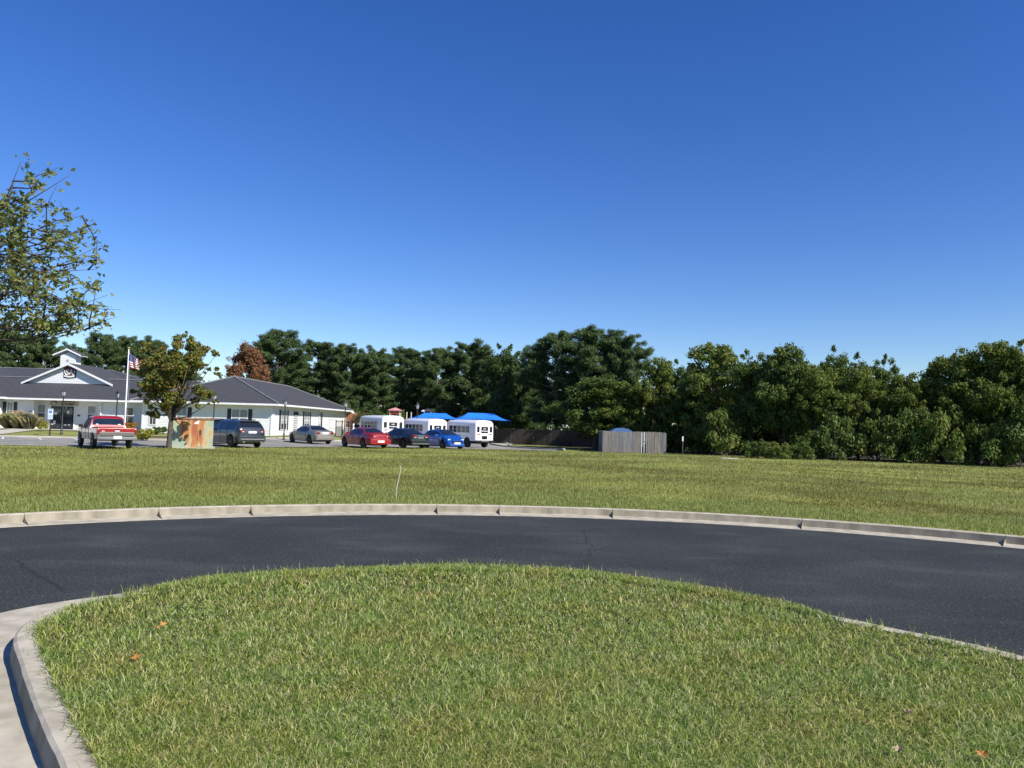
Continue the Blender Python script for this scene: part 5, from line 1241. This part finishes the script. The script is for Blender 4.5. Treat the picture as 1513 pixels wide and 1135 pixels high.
    for y in (-.44, .43): b.box(-.008, .004, y, y+.012, .6, 2.12)
    b.box(-.008, .004, -.44, .44, 2.11, 2.12); b.build('rear_door_seam', M['curtain'], t)
    text('SCHOOL BUS', .12, (-.01, 0, 2.32), -math.pi/2, M['bustext'], t, ext=.002)
    for s in (1, -1):
        for k, mm in ((.62, 'redlens'), (.78, 'amber')):
            b = MB(); b.box(-.03, .02, s*k-.065, s*k+.065, 1.24, 1.34); b.build('tail_light', M[mm], t)
        b = MB(); b.box(-.025, .02, s*.72-.04, s*.72+.04, .78, .86); b.build('reverse_light', M['clear'], t)
        b = MB(); b.box(-.02, .04, s*.7-.05, s*.7+.05, 2.26, 2.31); b.build('marker_light', M['redlens'], t)
        b = MB(); b.box(4.3, 4.45, min(s*(w-.02), s*(w+.03)), max(s*(w-.02), s*(w+.03)), 2.25, 2.33); b.build('marker_light', M['amber'], t)
    b = MB(); b.box(-.14, .02, -1.02, 1.02, .55, .72); b.build('bumper', M['under'], t)
    b = MB(); b.box(-.15, -.141, -.4, .4, .59, .69); b.build('bumper_step', M['chrome'], t)
    b = MB(); b.box(.3, 6.3, -.5, .5, .38, .56); b.box(.2, 4.7, -.9, .9, .45, .53); b.build('chassis', M['under'], t)
    for x in (1.35, 5.9):
        for s in (1, -1): wheel(t, x, s*(.8 if x < 3 else .7), .39, .24, 'alloy', 6)
        if x < 3:
            for s in (1, -1):
                b = MB(); b.lathe([(.5, 0), (.5, .02), (.46, .025)], n=20); o = b.build('wheel_arch', M['under'], t); o.location = (x, s*(w+.0), .5); o.rotation_euler = (-s*math.pi/2, 0, 0)
    return t
M['busblind'] = mat('dim_bus_glass', (.12, .125, .13), (.07, .075, .08), 3, .2)
M['alum'] = mat('window_aluminium', (.5, .51, .53), (.42, .43, .45), 2, .4, metal=.3)
M['bustext'] = mat('faded_grey_lettering', (.4, .42, .46), None, 4, .6)
bp_ = bus_proto()
for k, (u, Y, a, lab) in enumerate(((580.5, 71.5, -34, 'leftmost small white bus, behind the red sedan'), (646.5, 71.5, -36, 'middle small white bus of the three, behind the grey and blue cars'), (716, 70.6, -38, 'rightmost small white bus with its rear wheels and bumper in full view'))):
    t = bp_ if k == 0 else copy_tree(bp_); x = XU(u, Y); t.location = (x, Y, lotz(x, Y)-.01); t.rotation_euler = (0, 0, math.radians(90-a)); t['label'] = lab
    t.scale = [(1.08, 1.1, 1.0), (1, 1, .985), (.98, 1, .97)][k]

# ------------------------------------------------------------------ playground
M['canopy'] = mat('blue_canopy_cloth', (.01, .16, .68), (.012, .18, .72), 1.2, .75)
def canopy(u, Y, rz, lx, ly, ridge, vtop, veave, label):
    x = XU(u, Y, 615); z0 = gzf(x, Y); t = thing('shade_canopy', label, 'canopy', (x, Y, z0), rz, 'blue shade canopies over the playground')
    ze = P(u, veave, Y-2).z-z0; zr = P(u, vtop, Y).z-z0
    n = 10; c = [(-lx, -ly), (lx, -ly), (lx, ly), (-lx, ly)]; r = [(-ridge, 0), (ridge, 0)]
    b = MB()
    def face(a, b_, c_, d_=None):
        A, B, C_ = Vector(a), Vector(b_), Vector(c_); D = Vector(d_) if d_ else C_
        vs = []
        for i in range(n+1):
            for j in range(n+1):
                s, q = i/n, j/n; p = A.lerp(B, s).lerp(D.lerp(C_, s), q); p = p+Vector((0, 0, -.10*math.sin(math.pi*q)*1.3+.12*math.sin(math.pi*s)*(1-q))); vs.append(p)
        b.add(vs, [(i*(n+1)+j, (i+1)*(n+1)+j, (i+1)*(n+1)+j+1, i*(n+1)+j+1) for i in range(n) for j in range(n)])
    e = [(a, b_, ze) for a, b_ in c]; rd_ = [(a, b_, zr) for a, b_ in r]
    face(e[0], e[1], rd_[1], rd_[0]); face(e[1], e[2], rd_[1]); face(e[2], e[3], rd_[0], rd_[1]); face(e[3], e[0], rd_[0])
    b.build('canopy_cloth', M['canopy'], t, False)
    for a, b_ in c:
        p = MB(); p.tube([(a*.97, b_*.97, -.2), (a*.97, b_*.97, ze+.02)], .035, 8); p.build('post', M['iron'], t)
canopy(643, 92, .12, 3.1, 2.4, 1.3, 610.5, 620, 'left blue hipped shade canopy behind the middle white bus')
canopy(710, 90, .22, 3.3, 2.3, 1.5, 610.5, 621.5, 'right blue hipped shade canopy behind the rightmost white bus')
M['pinkroof'] = mat('faded_pink_plastic', (.55, .2, .22), (.6, .27, .28), 1.5, .5); M['green_pl'] = mat('green_plastic', (.02, .12, .08), None, 2, .5); M['yellow_pl'] = mat('yellow_plastic', (.75, .55, .02), None, 2, .4); M['tan_pl'] = mat('tan_plastic', (.6, .52, .4), None, 2, .5); M['red_pl'] = mat('red_plastic', (.4, .04, .04), None, 2, .5)
Yp = 90.0; px_ = XU(584, Yp, 610); pz = gzf(px_, Yp); T1 = P(584, 602, Yp).z-pz; E1 = P(584, 606.8, Yp).z-pz
t = thing('play_tower', 'play tower with a faded pink pyramid roof and a yellow slide, behind the first bus', 'playground', (px_, Yp, pz))
for sx1 in (-.55, .55):
    for sy1 in (-.55, .55): b = MB(); b.tube([(sx1, sy1, -.1), (sx1, sy1, E1)], .07, 8); b.build('post', M['tan_pl'], t)
b = MB(); b.add([(-.85, -.85, E1), (.85, -.85, E1), (.85, .85, E1), (-.85, .85, E1), (0, 0, T1)], [(0, 1, 4), (1, 2, 4), (2, 3, 4), (3, 0, 4), (3, 2, 1, 0)]); b.build('tower_roof', M['pinkroof'], t)
b = MB(); b.box(-.5, .5, -.6, -.5, 1.2, E1-.75); b.box(-.5, .1, .5, .6, 1.2, E1-.8); b.build('side_panel', M['green_pl'], t)
b = MB(); b.box(-.45, .45, -.62, -.56, E1-.4, E1-.12); b.build('header_panel', M['red_pl'], t)
b = MB(); b.box(-.6, .6, -.6, .6, 1.1, 1.2); b.build('deck', M['iron'], t)
b = MB(); b.tube([(.5, -.2, 1.95), (.9, -.3, 1.98), (1.25, -.4, 1.8), (1.7, -.5, 1.45), (2.1, -.6, .9), (2.5, -.7, .45), (2.9, -.75, .35)], [.3, .3, .3, .28, .28, .28, .28], 10)
b.build('slide', M['yellow_pl'], t, True)
b = MB(); b.tube([(.55, -.3, 2.0), (1.2, -.35, 2.02)], .12, 8); b.tube([(1.0, .1, 2.02), (1.5, -.1, 1.98)], .14, 8); b.build('slide_hood', M['yellow_pl'], t, True)
px2 = XU(608, Yp, 610); t = thing('climbing_frame', 'climbing frame with two tan posts between the play tower and the middle bus', 'playground', (px2, Yp, pz))
hp = P(605, 609, Yp).z-pz
for uu in (601, 607.5, 616.5): b = MB(); xx = XU(uu, Yp, 612)-px2; b.tube([(xx, 0, -.1), (xx, 0, hp if uu < 610 else hp*.8)], .07, 8); b.build('post', M['tan_pl'], t)
b = MB(); x0, x1 = XU(608, Yp, 612)-px2, XU(616, Yp, 612)-px2; b.box(x0+.1, x1, -.04, .04, 1.5, 1.85); b.build('rail_panel', M['red_pl'], t)
b = MB(); x0, x1 = XU(601.5, Yp, 612)-px2, XU(607, Yp, 612)-px2; b.box(x0+.1, x1, -.04, .04, 1.2, 1.75); b.build('climb_panel', M['green_pl'], t)
px3 = XU(632, 93, 610); t = thing('play_tower', 'play tower with a dark roof and white edge above the left blue canopy', 'playground', (px3, 93, pz)); T3, E3 = P(632, 603.5, 93).z-pz, P(632, 607.8, 93).z-pz
for sx1 in (-.4, .4):
    for sy1 in (-.4, .4): b = MB(); b.tube([(sx1, sy1, -.1), (sx1, sy1, E3)], .05, 6); b.build('post', M['tan_pl'], t)
M['purple'] = mat('dark_purple_plastic', (.06, .045, .08), None, 2, .5); b = MB(); b.add([(-.6, -.6, E3), (.6, -.6, E3), (.6, .6, E3), (-.6, .6, E3), (0, 0, T3)], [(0, 1, 4), (1, 2, 4), (2, 3, 4), (3, 0, 4), (3, 2, 1, 0)]); b.build('tower_roof', M['purple'], t)
b = MB(); b.prism([(-.75, -.65, E3-.05), (-.3, -.65, E3-.05), (-.35, -.65, E3+.16), (-.6, -.65, E3+.1)], (0, .1, 0)); b.build('roof_edge', M['white'], t)

# ------------------------------------------------------------------ yard right of the school: shed roof, brown boards, bins, black fence
def thg(name, label, cat, u, Y, grp=None, rz=0): x = XU(u, Y, 640); return thing(name, label, cat, (x, Y, gzf(x, Y)), rz, grp)
t = thg('shed', 'small open shed with a white roof edge past the end of the school wall', 'shed', 507, 99)
b = MB(); b.box(-1.3, 1.3, -1.5, 1.5, 2.25, 2.45); b.add([(-1.4, -1.6, 2.45), (1.4, -1.6, 2.45), (1.4, 1.6, 2.45), (-1.4, 1.6, 2.45), (-1.2, 0, 3.0), (.6, 0, 2.9)], [(0, 1, 5, 4), (1, 2, 5), (2, 3, 4, 5), (3, 0, 4)]); b.build('roof', M['white'], t)
for a in (-1.2, 1.2):
    for c in (-1.4, 1.4): b = MB(); b.box(a-.06, a+.06, c-.06, c+.06, -.2, 2.25); b.build('post', M['white'], t)
b = MB(); b.box(-1.1, 1.1, 1.0, 1.1, -.2, 2.2); b.build('back_wall', M['brownwood'], t)
t = thg('board_screen', 'reddish brown board screen above the black fence, left of the first bus', 'fence', 528, 97)
b = MB()
for i in range(20): x = -1.7+i*.17; b.box(x, x+.16, -.02, .02, .2, 2.6+rnd.uniform(-.06, .06))
b.build('board_panel', M['brownwood'], t)
b = MB()
for x in (-1.6, 0, 1.6): b.box(x-.05, x+.05, .03, .12, -.2, 2.5)
b.build('post', M['brownwood'], t)
for k, (u, wpx, lab) in enumerate(((501, 9, 'larger pale grey utility box behind the black fence, next to the school wall'), (512, 6, 'smaller pale grey utility box behind the black fence, behind the lamp post'))):
    t = thg('utility_box', lab, 'utility box', u, 84.5, 'pale utility boxes by the school'); w_ = wpx*84.5/FPX/2
    b = MB(); b.box(-w_, w_, -.4, .4, 0, 1.0); M['greybox'] = M.get('greybox') or mat('pale_grey_metal', (.42, .42, .38), (.36, .36, .33), 2, .6); b.build('case', M['greybox'], t)
    b = MB(); b.box(-w_-.04, w_+.04, -.44, .44, 1.0, 1.08); b.build('lid', M['white'], t)
    b = MB()
    for i in range(6): b.box(-w_+.08, w_-.08, -.412, -.4, .15+i*.13, .2+i*.13)
    b.build('vent_slats', M['curtain'], t)
t = thg('metal_fence', 'black metal picket fence between the school end wall and the first bus', 'fence', 520, 82)
for k, u in enumerate((496, 505, 515, 521, 531, 540, 550)): 
    x = XU(u, 82)-t.location.x; b = MB(); b.box(x-.04, x+.04, -.04, .04, -.2, 1.95); b.build('post', M['black'], t)
b = MB(); x0, x1 = XU(496, 82)-t.location.x, XU(556, 82)-t.location.x
for z in (.15, 1.75): b.box(x0, x1, -.02, .02, z, z+.05)
x = x0
while x < x1: b.box(x-.01, x+.01, -.01, .01, .1, 1.85); x += .12
b.build('picket_panel', M['black'], t)
t = thg('side_gate', 'pale pipe gate beside the far end of the white school wall', 'gate', 499, 78)
b = MB(); x0 = -.9; b.tube([(x0, 0, 0), (x0, 0, 1.9), (1.2, 0, 1.9), (1.2, 0, 0)], .025, 5); b.tube([(x0, 0, 1.0), (1.2, 0, 1.0)], .02, 5); b.tube([(x0, 0, .15), (1.2, 0, .15)], .02, 5); b.build('gate_frame', M['curtain'], t)
t = thg('white_garden_figure', 'small white figure leaning by the black fence, left of the first bus', 'ornament', 522, 80)
b = MB(); b.lathe([(.12, 0), (.1, .5), (.13, 1.1), (.05, 1.3), (.11, 1.4), (.12, 1.52), (.04, 1.62)], n=8); b.build('body', M['white'], t, True)
b = MB(); b.tube([(.05, 0, 1.25), (.3, 0, 1.05), (.5, -.05, .8)], [.08, .06, .04], 6); b.build('arm', M['white'], t, True)

# dark stockade fence
def board_fence(name, label, pts, h, m, bw=.14, grp=None):
    x0, y0 = pts[0]; t = thing(name, label, 'fence', (x0, y0, gzf(x0, y0)), 0, grp); b = MB(); pb = MB()
    for a, c in zip(pts, pts[1:]):
        a = Vector(a); c = Vector(c); L_ = (c-a).length; d = (c-a)/L_; an = math.atan2(d.y, d.x); n = int(L_/bw)
        for i in range(n):
            p = a+d*(i+.5)*L_/n; z = gzf(p.x, p.y); hh = h+rnd.uniform(-.025, .025); of = rnd.uniform(-.008, .008); w_ = bw*.47
            b.box(-w_, w_, -.012+of, .012+of, z-.05, z+hh, M=Matrix.Translation((p.x, p.y, 0)) @ Matrix.Rotation(an, 4, 'Z'))
        for i in range(int(L_/2.4)+1):
            p = a+d*min(L_, i*2.4); z = gzf(p.x, p.y); pb.box(-.05, .05, .02, .12, z-.3, z+h-.08, M=Matrix.Translation((p.x, p.y, 0)) @ Matrix.Rotation(an, 4, 'Z'))
        for zz in (.3, h-.35):
            p, q = a, c; pb.prism([(p.x, p.y+.03, gzf(*p)+zz), (p.x, p.y+.07, gzf(*p)+zz), (p.x, p.y+.07, gzf(*p)+zz+.09), (p.x, p.y+.03, gzf(*p)+zz+.09)], (q.x-p.x, q.y-p.y, gzf(*q)-gzf(*p)))
    b.build('board_panel', M[m], t, world=True); pb.build('rail', M[m], t, world=True)
    return t
board_fence('wooden_fence', 'long dark stockade fence in tree shade, from the blue canopy to the enclosure', [U(722, 90), U(790, 88), U(846, 86), U(900, 82), U(960, 80)], 1.8, 'darkwood')

# wooden dumpster enclosure
ex0, ex1, ey = XU(891.5, 62), XU(983.5, 62), 62.0
t = thing('dumpster_enclosure', 'square enclosure of weathered grey vertical boards standing alone on the grass', 'enclosure', ((ex0+ex1)/2, ey, gzf((ex0+ex1)/2, ey)), 0)
ox_, oz_ = t.location.x, t.location.z
def panel(name, xa, xb, y, h0, h1, par=t, ax='x'):
    b = MB(); n = int(abs(xb-xa)/.14)
    for i in range(n):
        c = xa+(xb-xa)*(i+.5)/n; h = h0+(h1-h0)*(i+.5)/n+rnd.uniform(-.02, .03); w_ = .066; of = rnd.uniform(-.012, .012)
        if ax == 'x': b.box(c-w_, c+w_, y-.012+of, y+.012+of, -.05, h)
        else: b.box(y-.012+of, y+.012+of, c-w_, c+w_, -.05, h)
    b.build(name, M['oldwood'], par)
gm = XU(948, 62)-ox_; gm2 = XU(955, 62)-ox_; hh0 = P(891, 637, 62).z-oz_; hh1 = P(984, 639.5, 62).z-oz_
panel('gate_panel', ex0-ox_, gm-.05, 0, hh0, hh0*.985); panel('gate_panel', gm2-.02, ex1-ox_, 0, hh1*1.01, hh1)
panel('side_panel', .05, 3.2, ex0-ox_+.02, hh0, hh0, ax='y'); panel('side_panel', .05, 3.2, ex1-ox_-.02, hh1, hh1, ax='y'); panel('rear_panel', ex0-ox_, ex1-ox_, 3.25, hh0, hh1)
for xx in (gm+.0, gm+.2): b = MB(); b.tube([(xx, -.03, -.1), (xx, -.03, hh0-.02)], .03, 8); b.build('gate_post', M['white'], t)
b = MB(); b.box(ex0-ox_-.06, ex0-ox_+.06, .0+.02, .14, -.2, hh0-.05); b.box(ex1-ox_-.06, ex1-ox_+.06, .02, .14, -.2, hh1-.05); b.build('corner_post', M['oldwood'], t)
b = MB(); b.box(gm+.1, gm+.35, -.06, -.04, .9, .96); b.build('latch', M['iron'], t)
t = thing('dumpster', 'blue dumpster lid showing above the grey board enclosure', 'dumpster', (XU(916, 64), 63.6, gzf(8, 63.6)))
M['dblue'] = mat('blue_bin_paint', (.06, .14, .32), (.08, .17, .36), 2, .6)
b = MB(); b.prism([(-.95, -.7, .15), (.95, -.7, .15), (.95, -.85, 1.3), (-.95, -.85, 1.3)], (0, 1.5, .0)); b.build('bin_body', M['dblue'], t)
b = MB(); b.prism([(-1.0, -.9, 1.45), (-.85, -.9, 1.72), (-.5, -.9, 1.93), (0, -.9, 1.99), (.5, -.9, 1.93), (.85, -.9, 1.72), (1.0, -.9, 1.45), (1, -.9, 1.3), (-1, -.9, 1.3)], (0, 1.6, 0)); b.build('lid', M['dblue'], t)

# marker post, bent stake, slab, small things on the grass
t = thg('marker_post', 'slim dark marker post with a white top standing before the trees', 'post', 1009, 59)
hm_ = P(1009, 645, 59).z-t.location.z; hw_ = P(1009, 652, 59).z-t.location.z
b = MB(); b.box(-.035, .035, -.02, .02, -.2, hw_); b.build('post', M['darkwood'], t); b = MB(); b.box(-.05, .05, -.025, .025, hw_, hm_); b.build('marker_cap', M['white'], t)
g0 = hitg(585, 737, 0); x, y = g0; t = thing('wire_stake', 'thin pale bent stake standing upright in the field just beyond the kerb', 'stake', (x, y, gzf(x, y)))
hs = P(588, 687, y).z-gzf(x, y); b = MB(); b.tube([(0, 0, -.05), (.005, 0, hs*.3), (.05, 0, hs*.62), (.08, 0, hs*.85), (.075, 0, hs*.97), (.045, 0, hs*.985)], [.013, .013, .012, .011, .01, .008], 6); b.build('stem', mat('pale_grey_stem', (.45, .45, .36), None, 5, .7), t)
x, y = XU(1077, 52), 52.0; b = MB(); b.box(-.6, .6, -.5, .5, -.05, .045); o = b.build('concrete_slab', M['conc2']); o.location = (x, y, gzf(x, y)); tag(o, 'small flat pale concrete slab set in the grass before the trees', 'slab')
bv = o.modifiers.new('bevel', 'BEVEL'); bv.width = .02
x, y = XU(828, 62.6), 62.6; b = MB(); b.prism([(-.3, -.08, 0), (.35, -.08, 0), (.3, -.08, .1), (-.1, -.08, .13), (-.28, -.08, .08)], (0, .16, 0)); o = b.build('wheel_stop', M['under']); o.location = (x, y, gzf(x, y)+.01); tag(o, 'short dark block lying at the far right tip of the parking lot', 'wheel stop')
seesaw = t = thg('seesaw', 'low dark blue and white seesaw on the grass right of the last bus', 'playground', 753, 82)
b = MB(); b.tube([(-.6, 0, .62), (.9, 0, .12)], .05, 6); b.build('beam', M['white'], t); b = MB(); b.prism([(-.35, -.1, 0), (.1, -.1, 0), (-.1, -.1, .42)], (0, .2, 0)); b.build('base', M['dblue'], t)
b = MB(); b.box(-.85, -.45, -.12, .12, .6, .66); b.build('seat', M['dblue'], t); t.scale = (.6, .6, .6)
x, y = XU(738, 86), 86.0; b = MB(); b.box(-1.5, 1.5, -.15, .15, -.1, .15); o = b.build('kerb_stone', M['conc2']); o.location = (x, y, gzf(x, y)); tag(o, 'pale low edging strip on the grass under the right blue canopy', 'edging')

# pale houses beyond the trees
def house(u, Y, w_, h_, label):
    x = XU(u, Y, 630); t = thing('house', label, 'house', (x, Y, -.6), .1)
    b = MB(); b.box(-w_, w_, -4, 4, -.3, h_); b.build('wall', M['siding'], t)
    b = MB()
    for s in (-1, 1): b.prism([(-w_-.4, s*4.5, h_), (w_+.4, s*4.5, h_), (w_+.4, 0, h_+2.6), (-w_-.4, 0, h_+2.6)], (0, 0, -.12))
    b.prism([(-w_, -4, h_-.1), (-w_, 4, h_-.1), (-w_, 0, h_+2.3)], (2*w_, 0, 0)); b.build('roof', M['shingle'], t)
    for xx in (-w_*.6, -.3, w_*.5):
        for zz in (1.2, 4.0):
            if zz+1.3 > h_: continue
            f = MB(); f.box(xx-.5, xx+.5, -4.06, -4.0, zz, zz+1.4); fo = f.build('window', M['white'], t); g_ = MB(); g_.box(xx-.42, xx+.42, -4.07, -4.06, zz+.08, zz+1.32); g_.build('pane', M['glass'], fo)
house(822, 130, 4.5, 5.6, 'pale house glimpsed through the gap under the big dome of trees')
house(610, 135, 4.5, 5.4, 'pale house barely seen through the dark pines behind the play tower')

# fallen leaves on the island
for k, (u, v, m, lab, s) in enumerate(((200, 977, 'dryleaf', 'bright orange dry leaf on the island grass near the left kerb', .04), (243, 926, 'dryleaf', 'pale orange leaf on the grass near the upper left rim of the island', .035), (232, 931, 'dryleaf', 'small orange leaf just left of the pale orange one near the rim', .025),
        (372, 887, 'dryleaf', 'reddish leaf near the far rim of the island, above the other leaves', .03), (1339, 1058, 'paleleaf', 'curled pale tan leaf in the grass at the lower right', .045), (1328, 1113, 'paleleaf', 'tan leaf near the bottom edge below the curled one', .035), (1452, 1120, 'dryleaf', 'brown leaf at the lower right corner of the island grass', .035))):
    x, y = hitg(u, v, .03); t_ = MB(); ang = k*1.3; vs = []
    for i in range(11):
        a = math.pi*2*i/11; r = s*(.55+.45*(i % 2))*(1.1 if i < 6 else .8); vs.append((r*math.cos(a+ang), r*math.sin(a+ang), .35*r*abs(math.sin(a+k))))
    vs.append((0, 0, -.008)); t_.add(vs, [(i, (i+1) % 11, 11) for i in range(11)])
    o = t_.build('fallen_leaf', M[m]); o.location = (x, y, .05); o.rotation_euler = (.3, -.2, k*1.1); tag(o, lab, 'leaf', 'dry leaves on the island grass')
